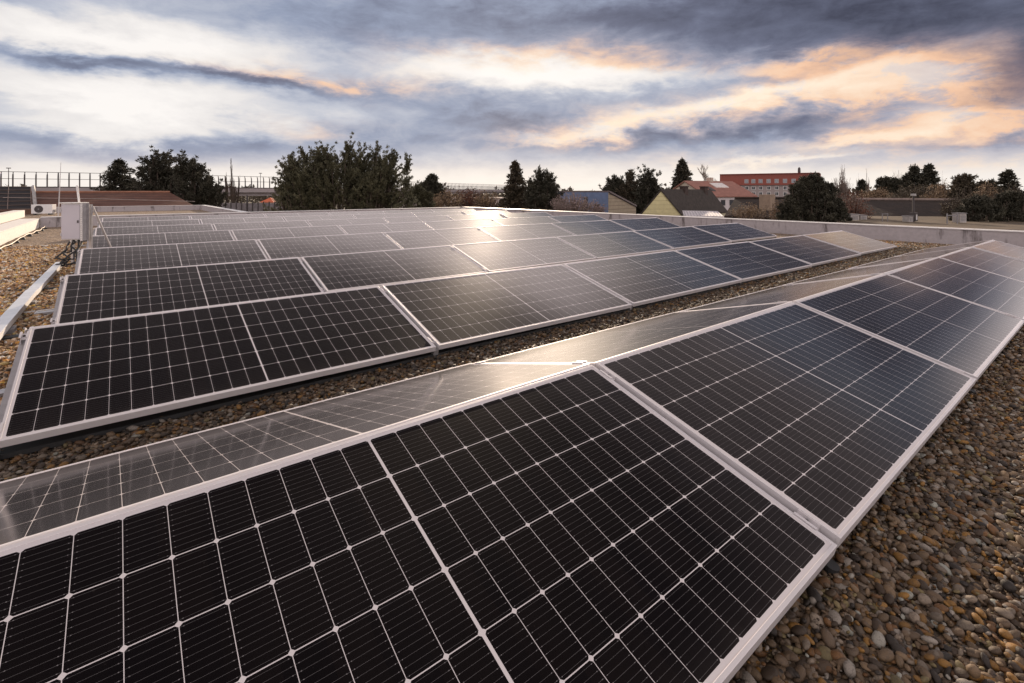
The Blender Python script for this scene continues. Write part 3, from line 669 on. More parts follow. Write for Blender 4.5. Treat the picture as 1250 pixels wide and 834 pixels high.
def plume(px, d, lobes, lab, mat=LM, n=260, per=26, name='conifer_tree', group=None, sprd=.45, spike=1., trunk=True, ln=None, cat='tree'):
    """dense crown from upward sprays; lobes: (photo x, photo top y, width px, height px)"""
    x0, y0 = at(px, d); t = empty(name, (x0, y0, GZ)); tips = []; dirs = []; sz = d / FP; br = MB()
    F3 = np.array([CA, SA, 0]); R3 = np.array([SA, -CA, 0])
    for (lx, ly, lw, lh) in lobes:
        cx_ = (lx - px) * sz; zt = zat(ly, d) - GZ; hh = lh * sz; rw = lw * sz / 2; k = max(8, int(n * lw * lh / sum(a[2] * a[3] for a in lobes)))
        for i in range(k):
            th = rng.uniform(0, 6.283); u = rng.uniform(0, 1) ** .8; rr = (1 - u ** 2.2) ** .5 * rng.uniform(.35, 1.) ** .6
            p = R3 * (cx_ + math.cos(th) * rr * rw) + F3 * (math.sin(th) * rr * rw * .8) + np.array([0, 0, zt - hh + hh * u * .97])
            o_ = R3 * math.cos(th) * rr + F3 * math.sin(th) * rr; dd = o_ * 1.15 + np.array([0, 0, .40 + .55 * u])
            L = (.45 + rng.uniform(0, 1) ** 2.2 * 1.25) * spike * 6 * sz
            p = p - dd * L * .55
            for s in np.linspace(-.8, 1, 8):
                w = 1 - .75 * max(0, s); tips.append(p + dd * L * s + rng.normal(0, .9 * sz * w, 3)); dirs.append(dd * .8)
            if i % 4 == 0: br.tube([R3 * cx_ * .4 + np.array([0, 0, max(.3, (zt - hh) * .6)]), p * .6 + (R3 * cx_ * .25), p + dd * L * .6], [2.2 * sz, 1. * sz, .3 * sz], 4, cap=False)
    if trunk:
        zt = zat(lobes[0][1], d) - GZ; br.tube([(0, 0, 0), (0, 0, zt * .55), tuple(R3 * (lobes[0][0] - px) * sz + np.array([0, 0, zt * .85]))], [max(.16, 4 * sz), 2.4 * sz, .8 * sz], 8)
    br.build('trunk', BARK, t)
    crown(np.array(tips), np.array(dirs), per, ln or 2.3 * sz, .46 * sz, .85 * sz, mat, t, sprd)
    tag(t, lab, cat, group); return t
def bare(px, d, top, spread, lab, levels=5, mat=BARKL, name='bare_tree', group=None, fast=False, stems=1, base=None, cat='tree', thick=1., nchild=4, leaf=None):
    x, y = at(px, d); zt = zat(top, d); H = zt - GZ; t = empty(name, (x, y, GZ)); sz = d / FP; m1 = MB(); m2 = MB(); rr = random.Random(int(px * 7 + top)); tips = []
    mn = .34 * sz * thick
    def grow(p, dr, L, r_, lv):
        q = p + dr * L * .5 + Vector((rr.gauss(0, .04), rr.gauss(0, .04), .02)) * L; e = p + dr * L
        (m1 if lv >= levels - 1 else m2).tube([p, q, e], [max(r_, mn), max(r_ * .8, mn), max(r_ * .6, mn * .8)], 4 if lv > 2 else 3, cap=False)
        if lv == 0: tips.append(np.array(e)); return
        for k in range(nchild + (rr.random() < .4)):
            s = rr.uniform(.35, 1.); b0 = p.lerp(e, s)
            if fast: nd = (dr * 1.2 + Vector((rr.gauss(0, .22), rr.gauss(0, .22), .5))).normalized()
            else: nd = (dr * .8 + Vector((rr.gauss(0, .55), rr.gauss(0, .55), .25))).normalized()
            grow(b0, nd, L * rr.uniform(.45, .7), r_ * .5, lv - 1)
    for s in range(stems):
        off = Vector((rr.uniform(-1, 1), rr.uniform(-1, 1), 0)) * (spread / 2 * sz * (.5 if stems > 1 else 0))
        L0 = H * (.72 if fast else .55) * (rr.uniform(.8, 1.) if s else 1)
        b0 = Vector((0, 0, 0)) + off; grow(b0, Vector((rr.gauss(0, .03), rr.gauss(0, .03), 1)).normalized(), L0, .012 * H, levels - 1)
    allv = np.concatenate(m2.v); zmax = allv[:, 2].max(); xr = np.abs(allv[:, :2]).max()
    for m_ in (m1, m2):
        for v in m_.v: v[:, 2] *= H / zmax; v[:, :2] *= (spread * sz / 2) / xr
    m1.build('trunk', mat, t); m2.build('crown', mat, t)
    if leaf:
        tp = np.array(tips); tp[:, 2] *= H / zmax; tp[:, :2] *= (spread * sz / 2) / xr
        crown(tp, np.repeat([[0, 0, .4]], len(tp), 0), 5, 1.1 * sz, .5 * sz, 1.6 * sz, leaf, t, 1., name='foliage')
    tag(t, lab, cat, group); return t
def brush(px, d, top, w, h, lab, mat=LDRY, n=900, name='shrub', cat='shrub', dense=.5, group=None, stick=None):
    """low twiggy shrub: fan of thin stems with small leaves"""
    x, y = at(px, d); sz = d / FP; zt = zat(top, d); z0 = zt - h * sz; t = empty(name, (x, y, GZ)); m1 = MB(); tips = []
    for i in range(n // 8):
        a = rng.uniform(0, 6.283); rr = rng.uniform(0, 1) ** .6 * w / 2 * sz; b = np.array([math.cos(a) * rr * .5, math.sin(a) * rr * .5, z0 - GZ - rng.uniform(0, .3) * h * sz])
        e = np.array([math.cos(a) * rr, math.sin(a) * rr, (z0 - GZ) + h * sz * rng.uniform(.35, 1.) * (1 - (rr / (w / 2 * sz)) ** 2 * .45)])
        m1.tube([b, (b + e) / 2 + rng.normal(0, .6 * sz, 3), e], [.34 * sz, .28 * sz, .2 * sz], 3, cap=False)
        for s in np.linspace(.4, 1, 6): tips.append(b + (e - b) * s + rng.normal(0, 1. * sz, 3))
    m1.tube([(0, 0, 0), (0, 0, z0 - GZ)], [.12, .08], 6); m1.build('stems', stick or BARKL, t)
    crown(np.array(tips), np.repeat([[0, 0, .5]], len(tips), 0), max(1, int(8 * dense)), 1.7 * sz, .5 * sz, 1.4 * sz, mat, t, .9, name='foliage')
    tag(t, lab, cat, group); return t

# left group in front of the viaduct
spruce(146, 44, 195.5, 66, 'dark conifer left of the pair beside the tiled roof', bot=250)
plume(194, 42, [(194, 186, 46, 30), (188, 198, 60, 60), (205, 205, 56, 60)], 'dark bushy conifer, the left one of the close pair', mat=LD, n=210, spike=1.9)
plume(238, 41, [(226, 191, 36, 30), (238, 200, 62, 70), (250, 216, 50, 50)], 'dark bushy conifer, the right one of the close pair', mat=LD, n=210, spike=1.9)
bare(284, 60, 193, 9, 'tall slender bare poplar standing before the viaduct', fast=True, mat=BARK, name='bare_poplar', thick=1.2, nchild=5)
bare(277, 62, 210, 7, 'shorter bare poplar left of the tall one before the viaduct', fast=True, mat=BARK, name='bare_poplar', thick=1.2, nchild=5)
bare(290, 61, 213, 8, 'shorter bare poplar right of the tall one before the viaduct', fast=True, mat=BARK, name='bare_poplar', thick=1.2, nchild=5)
# the big conifer
plume(424, 33, [(426, 170, 14, 34), (440, 179, 34, 50), (398, 177, 22, 30), (385, 183, 50, 50), (372, 179, 12, 26), (358, 192, 44, 50), (410, 192, 110, 70), (459, 176, 14, 40), (470, 188, 40, 60), (480, 186, 12, 36), (496, 190, 10, 46), (352, 200, 20, 40), (380, 206, 86, 60), (460, 206, 88, 60), (350, 226, 36, 40), (500, 222, 14, 30)],
      'very broad feathery conifer, the biggest tree, behind the far parapet', n=900, per=24, spike=2.3, sprd=.30, ln=.13)
plume(510, 36, [(510, 228, 26, 28), (520, 233, 20, 22)], 'olive green bush at the right foot of the broad conifer', mat=LM, n=90, name='bush', cat='bush', spike=.5, trunk=True)
plume(527, 60, [(527, 215, 18, 18), (520, 224, 28, 20), (534, 226, 26, 22)], 'small dark round-topped pine right of the broad conifer', mat=LD, n=150, name='pine_tree', spike=.5, sprd=.8)
for i, (px, d, top, w, h, mt, lb) in enumerate([(548, 58, 229, 36, 24, LDRY, 'brown twiggy shrub right of the small round pine'), (572, 62, 227, 34, 26, LRED, 'rusty twiggy shrub halfway between round pine and spruce'), (594, 60, 231, 34, 22, LDRY, 'brown twiggy shrub just left of the spruce'), (528, 50, 238, 24, 16, LDRY, 'low dry shrub beneath the small round pine')]):
    brush(px, d, top, w, h, lb, mt, n=700, group='twiggy shrubs beyond the far parapet', stick=BARK)
q = MB(); dd = 90; x, y = at(584, dd)
w_ = 14 ; q.box((-w_, -3, GZ), (w_, 3, zat(241, dd))); o = q.build('flat_building', plain('pale_render', (.55, .47, .43), .9)); o.location = (x, y, 0); o.rotation_euler = (0, 0, YAW - R(90))
tag(o, 'low pale flat-roofed building behind the twiggy shrubs', 'building')
spruce(629, 48, 197.5, 44, 'slim grey-green spruce near the middle of the skyline', mat=LB, sparse=1.2)
plume(661, 46, [(658, 209, 18, 40), (670, 213, 16, 40), (648, 220, 18, 35), (664, 220, 46, 38)], 'dark ragged pine between the slim spruce and the blue shed', mat=LD, n=190, name='pine_tree', spike=2.)
plume(640, 52, [(628, 238, 46, 22), (660, 240, 60, 22)], 'dark undergrowth hedge at the foot of spruce and pine', mat=LB, n=160, name='hedge', spike=.6, cat='hedge')
brush(700, 40, 233, 62, 26, 'pinkish blossoming shrub in front of the blue shed', LBL, n=1500, name='blossom_shrub', dense=.35)
brush(729, 41, 247, 24, 14, 'small pinkish blossoming shrub at the blue shed corner', LBL, n=400, name='blossom_shrub', dense=.35)
# dark trees behind the blue shed
plume(752, 75, [(752, 217, 30, 50), (745, 224, 26, 40)], 'dark conifer standing just behind the blue shed', mat=LD, n=150, spike=1.8)
plume(771, 74, [(768, 213, 26, 50), (776, 222, 34, 45)], 'dark brown conifer, middle one of three behind the shed', mat=LB, n=170, spike=1.8)
plume(790, 72, [(791, 210, 24, 14), (790, 218, 34, 50), (797, 224, 26, 50)], 'dark spiky conifer just left of the yellow gable', mat=LD, n=180, spike=2.2)
spruce(833, 110, 196, 36, 'dark conifer rising behind the brown and red roofs', mat=LD, sparse=.9, bot=236)
bare(868, 130, 199, 34, 'round bare tree left of the long red building', levels=5, thick=.8, nchild=4)

# ------------------------------------------------------------------ buildings
def wpart(root, name, mat, quads, t=.08):
    m_ = MB()
    for q in quads: m_.prism(*q)
    return m_.build(name, mat, root)
WINM = plain('dark_window', (.03, .035, .045), .15, .3, 1); WFR = plain('window_frame', (.7, .68, .66), .6)
def facade_windows(root, A_, B_, spec, proud=.06, frame=WFR, pane=WINM):
    """windows on the wall from plan point A_ to B_ (seen from outside, A_ left): spec = (u0, u1, z0, z1)"""
    a = Vector(A_); b_ = Vector(B_); d = b_ - a; n = Vector((d.y, -d.x)).normalized()
    for (u0, u1, z0, z1) in spec:
        p, q = a + d * u0, a + d * u1; fw = (q - p).length * .12; dn = d.normalized()
        m_ = MB(); m_.prism([p + n * .01, p + n * proud, q + n * proud, q + n * .01][::-1], z0, z1); f = m_.build('window', frame, root)
        m_ = MB(); c = (p + q) / 2
        for (s, e) in ((p + dn * fw, c - dn * fw * .3), (c + dn * fw * .3, q - dn * fw)):
            m_.prism([s + n * (proud + .003), s + n * (proud + .02), e + n * (proud + .02), e + n * (proud + .003)][::-1], z0 + fw, z1 - fw)
        m_.build('pane', pane, f)
def shed():
    d1, d2 = 62, 58; A_ = Vector(at(676, 66)); B_ = Vector(at(742.5, 56)); C_ = Vector(at(776, 61)); D_ = C_ + (A_ - B_)
    zt = zat(235, 56); zl = zat(252.5, 61); t = empty('blue_shed', (A_.x, A_.y, GZ)); o = A_
    P_ = [A_ - o, B_ - o, C_ - o, D_ - o]
    BL = plain('blue_cladding', (.15, .20, .33), .7, .15, 1.5); SD = stripes('sandy_boards', (.40, .33, .24), (.24, .19, .14), 2, .42, .85, .12, .15)
    m_ = MB(); m_.prism(P_, 0, [zt - GZ, zt - GZ, zl - GZ, zl - GZ]); m_.build('wall', BL, t)
    n = (B_ - C_); n = Vector((-(C_ - B_).y, (C_ - B_).x)).normalized() * -1
    m_ = MB(); b0 = P_[1] + n * .03; c0 = P_[2] + n * .03
    m_.prism([b0, c0, c0 - n * .028, b0 - n * .028], 0, [zt - GZ - .05, zl - GZ - .05, zl - GZ - .05, zt - GZ - .05]); m_.build('side_boarding', SD, t)
    m_ = MB(); ex = [P_[0] + (P_[0] - P_[1]) * .02, P_[1] + (P_[1] - P_[0]) * .02, P_[2] + (P_[1] - P_[0]) * .02, P_[3] + (P_[0] - P_[1]) * .02]
    z1, z2 = zt - GZ, zl - GZ; m_.prism(ex, [z1 + .01, z1 + .01, z2 + .01, z2 + .01], [z1 + .2, z1 + .2, z2 + .2, z2 + .2]); m_.build('roof', plain('roof_felt', (.16, .13, .13), .9), t)
    zz = lambda py: zat(py, 58) - GZ
    facade_windows(t, P_[0], P_[1], [(.60, .66, zz(257), zz(240.5)), (.78, .86, zz(252.5), zz(249))], frame=DARKM)
    tag(t, 'blue shed with sandy boarded end wall and sloping roof', 'shed')
shed()
def gable_house(name, P0, P1, depthvec, zb, ze, zr, wall, gable, roof, lab, over=.25, eave_t=.22):
    """P0, P1: the ends of the visible gable wall at eave level; depthvec: direction the ridge runs"""
    a = Vector(P0); b_ = Vector(P1); dv = Vector(depthvec); t = empty(name, (a.x, a.y, GZ)); w = b_ - a; o = a
    c = w / 2; h0 = ze - GZ; h1 = zr - GZ; zb = zb - GZ
    m_ = MB(); m_.prism([Vector((0, 0)), w, w + dv, dv], 0, h0 - .01); m_.build('wall', wall, t)
    nn = dv.normalized()
    m_ = MB(); q = [-nn * .02, w - nn * .02, w + nn * .15, nn * .15]
    V = [(*(-nn * .03), h0), (*(w - nn * .03), h0), (*(c - nn * .03), h1), (*(nn * .2), h0), (*(w + nn * .2), h0), (*(c + nn * .2), h1)]
    m_.add(V, [(0, 1, 2), (5, 4, 3), (0, 3, 4, 1), (1, 4, 5, 2), (2, 5, 3, 0)]); m_.build('gable', gable, t)
    m_ = MB(); f = -nn * over; e = dv + nn * over; wd = w.normalized() * over; sl = over * (h1 - h0) / (w.length / 2)
    V = [(*(f - wd), h0 - sl), (*(c + f), h1), (*(w + f + wd), h0 - sl), (*(e - wd), h0 - sl), (*(c + e), h1), (*(w + e + wd), h0 - sl)]
    V2 = [(x, y, z + eave_t) for x, y, z in V]
    m_.add([(x, y, z + .005) for x, y, z in V] + V2, [(6, 7, 10, 9)[::-1], (7, 8, 11, 10)[::-1], (0, 1, 4, 3), (1, 2, 5, 4), (0, 6, 7, 1), (1, 7, 8, 2), (3, 4, 10, 9), (4, 5, 11, 10), (0, 3, 9, 6), (2, 8, 11, 5)]); m_.build('roof', roof, t)
    tag(t, lab, 'house'); return t, a, w, dv, h0, h1
def yellow_house():
    d = 66; P0 = at(782, 64, )  # left foot of the gable
    P1 = at(832.5, 66); c = (Vector(P0) + Vector(P1)) / 2; end = Vector(at(866, 78)); dv = end - Vector(at(807.3, 65)); dv = dv * 1.0
    YEL = stripes('yellow_boards', (.72, .64, .36), (.5, .43, .22), 2, .55, .85, .07, .12)
    DR = plain('dark_shingles', (.042, .033, .028), .9, .5, 2.5, bump=.03, fine=6)
    t, a, w, dv, h0, h1 = gable_house('gabled_house', P0, P1, dv, 0, zat(263, 65), zat(233, 65), plain('cream_plaster', (.5, .45, .3)), YEL, DR, 'house with pale yellow boarded gable and dark shingled roof')
    CH = plain('soot_brick', (.06, .04, .035), .9, .3, 3)
    roof = [x for x in bpy.data.objects if x.parent == t and x.name.startswith('roof')][-1]
    for px, s in ((834.5, .42), (855.5, .86)):
        p = w / 2 + dv * s; m_ = MB(); m_.box((p.x - .42, p.y - .42, h1 - .9), (p.x + .42, p.y + .42, h1 + .55)); m_.box((p.x - .5, p.y - .5, h1 + .551), (p.x + .5, p.y + .5, h1 + .68)); m_.build('chimney', CH, roof)
    # white standing-seam lean-to
    t2 = empty('white_lean_to', (*at(838, 56), GZ)); A_ = Vector(at(835, 57)); B_ = Vector(at(884, 55)); C_ = Vector(at(876, 60)); D_ = Vector(at(833, 62)); o = Vector(at(838, 56))
    zt = zat(257.5, 61) - GZ; zl = zat(264, 56) - GZ
    m_ = MB(); m_.prism([A_ - o, B_ - o, C_ - o, D_ - o], [zl - .1, zl - .1, zt - .1, zt - .1], [zl, zl, zt, zt]); rf = m_.build('roof', plain('white_sheet_roof', (.62, .58, .60), .5), t2)
    m_ = MB()
    for i in range(13):
        u = (i + .5) / 13; a_ = (A_ - o).lerp(B_ - o, u); b_ = (D_ - o).lerp(C_ - o, u); m_.tube([(*a_, zl + .03), (*b_, zt + .02)], .035, 4)
    m_.build('seam', plain('sheet_seam', (.40, .37, .38), .6), rf)
    m_ = MB(); m_.prism([(A_ - o) * .94, (B_ - o) * .94, (C_ - o) * .94, (D_ - o) * .94], 0, zl - .11); m_.build('wall', plain('shed_wall', (.4, .38, .35)), t2)
    tag(t2, 'low roof of white ribbed sheet metal at the foot of the dark shingled roof', 'lean-to')
yellow_house()
def red_roof_house():
    # eaves run along the picture; gable on the left
    G0 = Vector(at(812, 104)); G1 = Vector(at(864, 92)); dv = Vector(at(922, 98)) - G1
    RD = plain('red_roof_tiles', (.28, .13, .10), .8, .2, 1.2); WH = plain('white_plaster', (.60, .55, .56), .85, .06)
    t, a, w, dv, h0, h1 = gable_house('red_roofed_house', G0, G1, dv, 0, zat(240, 95), zat(222, 98), WH, plain('beige_gable', (.50, .44, .36)), RD, 'white house with red tiled roof, skylight and dark windows', over=.3)
    roof = [x for x in bpy.data.objects if x.parent == t and x.name.startswith('roof')][-1]
    A_ = w; B_ = w + dv; zz = lambda py: zat(py, 94) - GZ
    facade_windows(t, A_, B_, [(.08, .17, zz(252), zz(244.5)), (.26, .35, zz(251), zz(244)), (.44, .53, zz(251), zz(244)), (.60, .68, zz(251), zz(244)), (.78, .86, zz(251), zz(244))], frame=DARKM)
    # roof slope right of the ridge: param (s along dv, v up the slope)
    def rp(s, v, up): 
        p = w + dv * s - w / 2 * v; return (p.x, p.y, h0 + (h1 - h0) * v + .22 + up)
    for (s0, s1, v0, v1, nm, mt) in ((.42, .70, .52, .82, 'skylight', plain('skylight_glass', (.72, .66, .62), .2)), (.22, .30, .28, .52, 'roof_window', DARKM)):
        m_ = MB(); q = [rp(s0, v0, .12), rp(s1, v0, .12), rp(s1, v1, .12), rp(s0, v1, .12)]; q2 = [(x, y, z - .12) for x, y, z in q]
        m_.add(q + q2, [(0, 1, 2, 3), (7, 6, 5, 4), (0, 4, 5, 1), (1, 5, 6, 2), (2, 6, 7, 3), (3, 7, 4, 0)]); m_.build(nm, mt, roof)
    m_ = MB(); p = w / 2 + dv * .52; m_.box((p.x - .5, p.y - .5, h1), (p.x + .5, p.y + .5, h1 + .9)); m_.build('chimney', plain('pale_brick', (.5, .4, .33)), roof)
red_roof_house()
def block():
    A_ = Vector(at(879, 165)); B_ = Vector(at(1000, 150)); n = Vector((-(B_ - A_).y, (B_ - A_).x)).normalized() * 14; t = empty('apartment_block', (A_.x, A_.y, GZ)); o = A_
    P_ = [A_ - o, B_ - o, B_ - o + n, A_ - o + n]
    dm = 158; z = lambda py: zat(py, dm) - GZ; RDp = plain('red_cladding', (.27, .075, .055), .7, .1); GR = plain('grey_panels', (.33, .28, .27), .85, .1)
    m_ = MB(); m_.prism(P_, 0, z(226.2)); m_.build('wall', GR, t)
    e = n.normalized() * .4; m_ = MB(); m_.prism([P_[0] - e, P_[1] - e, P_[2], P_[3]], z(226.1), z(212.8)); m_.build('upper_storey', RDp, t)
    m_ = MB(); e2 = n.normalized() * .7; m_.prism([P_[0] - e2, P_[1] - e2, P_[2], P_[3]], z(212.7), z(211.9)); m_.build('roof_edge', plain('dark_red_edge', (.22, .05, .04)), t)
    sp = []
    for px in (913.8, 922.5, 931.5, 941.3, 951, 961, 971, 981): u = (px - 879) / 121; sp.append((u - .021, u + .021, z(223.8), z(218.8)))
    facade_windows(t, P_[0] - e, P_[1] - e, sp, pane=plain('bright_pane', (.28, .30, .34), .15), frame=plain('dull_frame', (.42, .38, .37), .6))
    sp = []
    for py in (229.5, 236.5, 243.5):
        for px in (905, 914, 922.5, 931.5, 941.3, 951, 961, 971, 981): u = (px - 879) / 121; sp.append((u - .019, u + .019, z(py + 2.4), z(py - 2.2)))
    facade_windows(t, P_[0], P_[1], sp)
    m_ = MB(); p = P_[0].lerp(P_[1], .80) + n * .4; m_.lathe((p.x, p.y, z(212)), [(.35, 0), (.45, .5), (.4, 1.6), (.15, 2.)], 8); m_.build('roof_vent', DARKM, t)
    tag(t, 'long apartment block, red top storey over grey walls with white-framed windows', 'apartment block')
block()
def ridge_house(name, pxs, pys_r, pys_e, dr, de, mat, lab, ridge=None, hip=.0, extra=None):
    """a long roof slope facing the camera: ridge (pxs, pys_r) at depth dr, eave (pys_e) at depth de"""
    R0 = Vector(at(pxs[0], dr, pys_r[0])); R1 = Vector(at(pxs[1], dr, pys_r[1])); E0 = Vector(at(pxs[2], de, pys_e[0])); E1 = Vector(at(pxs[3], de, pys_e[1])); o = Vector((E0.x, E0.y, GZ))
    B0 = R0 * 2 - E0; B1 = R1 * 2 - E1; B0.z = E0.z; B1.z = E1.z; t = empty(name, o); T_ = Vector((0, 0, .2))
    V = [E0 - o, E1 - o, R1 - o, R0 - o, B1 - o, B0 - o]; V += [v - T_ for v in V]
    m_ = MB(); m_.add([tuple(v) for v in V], [(0, 1, 2, 3), (3, 2, 4, 5), (7, 6, 9, 8), (8, 9, 11, 10), (0, 6, 7, 1), (1, 7, 8, 2), (2, 8, 10, 4), (4, 10, 11, 5), (5, 11, 9, 3), (3, 9, 6, 0)]); rf = m_.build('roof', mat, t)
    m_ = MB(); q = [V[0], V[1], V[4], V[5]]; c = sum((Vector((v.x, v.y)) for v in q), Vector((0, 0))) / 4; pl = [c + (Vector((v.x, v.y)) - c) * .94 for v in q]
    m_.prism(pl, 0, min(V[0].z, V[1].z) - .25); m_.build('wall', plain('brown_plaster', (.26, .20, .16), .9), t)
    m_ = MB(); m_.tube([tuple(V[3] + T_ * .2), tuple(V[2] + T_ * .2)], .14, 6); m_.build('ridge_tiles', ridge or mat, t)
    tag(t, lab, 'house'); return t, rf, o, V
BR1 = plain('mossy_brown_tiles', (.022, .013, .009), .95, .45, 1.4, bump=.04, fine=5); RB = plain('pale_ridge', (.22, .17, .15), .9)
ridge_house('long_dark_house', (1046, 1200, 1030, 1215), (244, 245), (272, 276), 40, 34, BR1, 'long dark brown roof with a pale ridge behind the small rooftop boxes', RB)
t, rf, o, V = ridge_house('brown_roofed_house', (897, 985, 884, 990), (242.5, 242.5), (264, 266), 50, 44, BR1, 'low brown tiled roof with stubby brick chimney below the red block')
cp_ = Vector(at(936.5, 46.5, 250)) - o; m_ = MB(); m_.box((cp_.x - .55, cp_.y - .5, cp_.z - 1.6), (cp_.x + .55, cp_.y + .5, cp_.z + .95)); m_.build('chimney', plain('tan_brick', (.30, .22, .16), .9, .25, 2), rf)
# a lower flat roof beyond the right parapet with small service boxes
q = MB(); LZ = -.42
A_, B_, C_, D_ = Vector(at(985, 22)), Vector(at(1262, 20)), Vector(at(1250, 31)), Vector(at(988, 33)); q.prism([A_, B_, C_, D_], GZ, LZ)
tag(q.build('lower_flat_roof', plain('ochre_roof_felt', (.10, .072, .045), .95, .4, .8)), 'lower flat ochre roof beyond the right-hand parapet', 'roof')
for i, (px, d, w, h, lab) in enumerate([(1171, 25, .38, .5, 'white service box on the lower roof, the rightmost of its row'), (1108, 25.5, .24, .33, 'tiny white vent box on the lower roof, left of the pole'), (1040, 27, .5, .35, 'small pale vent box on the lower roof near the dark bush'), (1051, 27.5, .4, .28, 'low pale vent box beside another near the dark bush')]):
    x, y = at(px, d); t = empty('vent_box', (x, y, LZ), YAW - R(80)); m_ = MB(); m_.box((-w / 2, -.2, .04), (w / 2, .2, h)); m_.build('casing', plain('dull_casing', (.42, .39, .37), .7), t, bevel=.01)
    m_ = MB()
    for k_ in range(4): m_.box((-w * .38, -.212, h * (.25 + .15 * k_)), (w * .38, -.202, h * (.25 + .15 * k_) + h * .06))
    m_.build('louvre', PLASTIC, t); m_ = MB(); m_.box((-w * .55, -.23, h + .002), (w * .55, .23, h + .03)); m_.build('lid', PLASTIC, t); tag(t, lab, 'vent box', 'vent boxes on the lower roof')
def mast_box():
    x, y = at(1115, 26); t = empty('antenna_pole', (x, y, LZ)); zt = zat(239, 26) - LZ
    m_ = MB(); m_.tube([(0, 0, 0), (0, 0, zt)], .05, 8); m_.build('pole', DARKM, t)
    m_ = MB(); m_.box((-.13, -.1, zt - .02), (.13, .1, zt + .1)); m_.build('cap', plain('dull_cap', (.4, .38, .37), .7), t, bevel=.02)
    m_ = MB(); m_.box((-.22, -.14, .05), (.22, .14, .5)); c = m_.build('cabinet', DARKM, t); m_ = MB(); m_.box((-.12, -.15, .12), (.08, -.142, .4)); m_.build('door', WHITE, c)
    tag(t, 'dark pole with white cap and cabinet on the lower roof', 'pole')
mast_box()
q = MB()
for a in (0, .28): q.tube([(a, 0, 0), (a, 0, .45)], .02, 6)
q.tube([(0, 0, .42), (.28, 0, .42)], .02, 6); o = q.build('pipe_frame', PLASTIC); o.location = (*at(1077, 26), LZ); o.rotation_euler = (0, 0, YAW - R(90))
tag(o, 'small pale pipe frame on the lower roof left of the pole', 'pipe frame')
q = MB()
for a in (0, .5): q.box((a, 0, 0), (a + .04, .04, .52))
q.box((.041, 0, .4), (.499, .04, .44)); o = q.build('pipe_frame', PLASTIC); o.location = (*at(1156, 24.5), LZ); o.rotation_euler = (0, 0, YAW - R(90))
tag(o, 'pale upright rack on the lower roof between pole and service box', 'pipe frame')

# ------------------------------------------------------------------ right-hand vegetation
plume(994, 27, [(992, 213, 40, 40), (978, 218, 40, 50), (1008, 222, 36, 50), (990, 232, 84, 55), (968, 240, 40, 44), (1022, 244, 34, 40)], 'large dark rounded bush with ragged top beyond the parapet', mat=LD, n=560, per=26, name='evergreen_bush', cat='bush', spike=.7, sprd=.7)
brush(958, 29, 238, 36, 34, 'dry tan scrub leaning against the large dark bush', LDRY, n=900)
brush(915, 42, 249, 50, 16, 'dry scrub growing under the brown tiled roof', LDRY, n=600)
brush(1040, 30, 232, 44, 38, 'rust coloured shrub right of the large dark bush', LRED, n=1300, dense=.6, stick=BARKL)
bare(1029, 75, 200, 22, 'broad bare tree with upright twigs left of two thin poplars', fast=True, stems=5, levels=4, thick=.8, group=None, nchild=6, mat=BARKL)
bare(1049, 85, 211, 9, 'pale thin bare poplar, the left of two', fast=True, name='bare_poplar', levels=4, thick=.7, nchild=5, mat=BARKL)
bare(1059.5, 80, 205, 8, 'pale thin bare poplar, the right and taller of two', fast=True, name='bare_poplar', levels=4, thick=.9, nchild=6)
spruce(1052, 60, 221, 13, 'small dark young conifer below the two thin poplars')
plume(1086, 62, [(1080, 217, 26, 30), (1092, 219, 30, 30), (1086, 226, 40, 26)], 'dark rounded tree left of the two tall firs', mat=LD, n=240, spike=.6, sprd=.8, name='evergreen_tree')
bare(1095, 74, 207, 12, 'thin bare tree behind the dark rounded tree', fast=True, levels=4, thick=.7, stems=2)
spruce(1116, 56, 203, 34, 'tall fir with tiered branches, the left of two', mat=LD, sparse=.6, bot=246, name='fir_tree')
spruce(1134, 55, 201.5, 38, 'tall fir with tiered branches, the right of two', mat=LD, sparse=.6, bot=246, name='fir_tree')
spruce(1106, 57, 214, 16, 'short fir just left of the two tall firs', mat=LD, sparse=.5, name='fir_tree')
bare(1159, 50, 208, 22, 'bare forked tree right of the tall firs', levels=4, thick=.9, nchild=4)
plume(1179, 40, [(1178, 216, 30, 20), (1174, 226, 34, 34), (1188, 230, 30, 40)], 'brownish ragged conifer right of the bare forked tree', mat=LB, n=260, spike=1.3)
spruce(1199, 42, 222, 22, 'small brown conifer between ragged conifer and tall right spruce', mat=LB)
spruce(1211, 44, 221, 16, 'little dark conifer left of the tall right spruce', mat=LD)
spruce(1230, 38, 208.5, 46, 'tall dark spruce at the right picture edge', mat=LD, sparse=.9)
for i, (px, d, top, w, h, mt, lb) in enumerate([(1150, 44, 221, 46, 40, LDRY, 'tan thicket below the tall firs'), (1122, 50, 224, 70, 30, LB, 'brown thicket behind the pale ridge of the long roof'), (1180, 31, 226, 50, 48, LB, 'brown thicket behind the white service box'), (1205, 33, 222, 40, 50, LDRY, 'tan twiggy thicket right of the brown conifer'), (1238, 30, 224, 50, 54, LB, 'dark brown thicket in the right corner under the spruce'), (1070, 55, 228, 44, 26, LDRY, 'tan thicket left of the pale roof ridge')]):
    brush(px, d, top, w, h, lb, mt, n=1500, dense=.9, group='thickets beyond the right parapet', stick=BARK)
plume(1240, 27, [(1195, 240, 60, 46), (1235, 234, 60, 50), (1262, 228, 40, 54)], 'very dark hedge in the corner just beyond the right parapet', mat=LD, n=420, name='hedge', cat='hedge', spike=.5, sprd=.9)
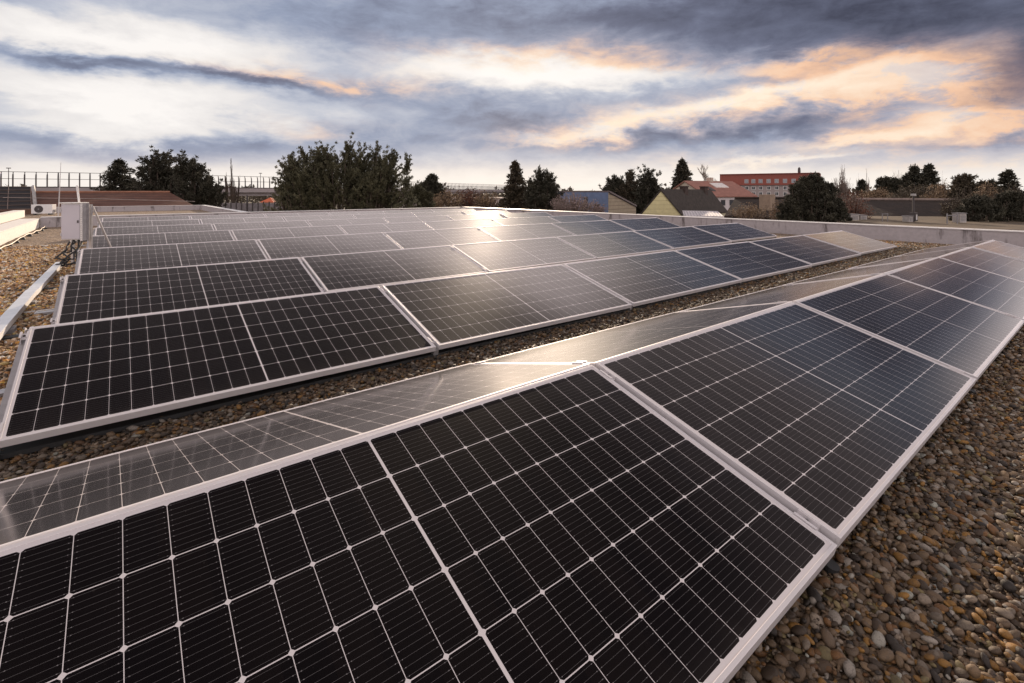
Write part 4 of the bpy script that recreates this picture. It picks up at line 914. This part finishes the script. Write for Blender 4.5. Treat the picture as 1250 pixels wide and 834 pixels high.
# distant low tree line that reads as one mass
def yard_fence():
    A_ = Vector(at(256, 52)); B_ = Vector(at(356, 50)); d = (B_ - A_); n = 15; t = empty('yard_fence', (A_.x, A_.y, GZ)); top = zat(247.5, 51) - GZ; pc = plain('fence_panel', (.20, .18, .19), .7)
    for i in range(n):
        a = d * ((i + .06) / n); b_ = d * ((i + .94) / n); k = Vector((-d.y, d.x)).normalized() * .05
        m_ = MB(); m_.prism([a, b_, b_ + k, a + k], .3, top - .05); m_.build('panel', pc, t)
    for i in range(n + 1):
        a = d * (i / n); h = top + (.75 if i == 7 else .12); m_ = MB(); m_.tube([(a.x, a.y, 0), (a.x, a.y, h)], .09 if i == 7 else .06, 6); m_.build('post', DARKM, t)
    tag(t, 'grey panel fence with dark posts below the viaduct, left of the broad conifer', 'fence')
    x, y = at(330, 62); t = empty('small_hut', (x, y, GZ), YAW - R(90)); h = zat(247, 62) - GZ; m_ = MB(); m_.box((-.7, -.7, 0), (.7, .7, h)); m_.build('wall', plain('hut_wall', (.55, .45, .4)), t)
    m_ = MB(); m_.add([(-.9, -.9, h), (.9, -.9, h), (.9, .9, h), (-.9, .9, h), (0, 0, h + .6)], [(0, 1, 4), (1, 2, 4), (2, 3, 4), (3, 0, 4), (3, 2, 1, 0)]); m_.build('roof', plain('orange_roof', (.5, .13, .06)), t)
    tag(t, 'tiny hut with orange roof under the viaduct near the broad conifer', 'hut')
yard_fence()
def treeline():
    tips = []
    for i in range(2600):
        px = rng.uniform(-80, 1330); d = rng.uniform(260, 420); tips.append((*at(px, d), GZ + rng.uniform(0, 1) * (7.5 + 2.5 * math.sin(px * .05) + 2 * math.sin(px * .21))))
    tips = np.array(tips); V, F_ = blades(np.repeat(tips, 5, 0) + rng.normal(0, 1., (len(tips) * 5, 3)), np.repeat([[0, 0, 1.]], len(tips) * 5, 0), 2.6, .8, .7)
    tag(raw_mesh('distant_woods', V, F_, LB), 'distant brown winter woods along the horizon', 'woods', kind='stuff')
treeline()
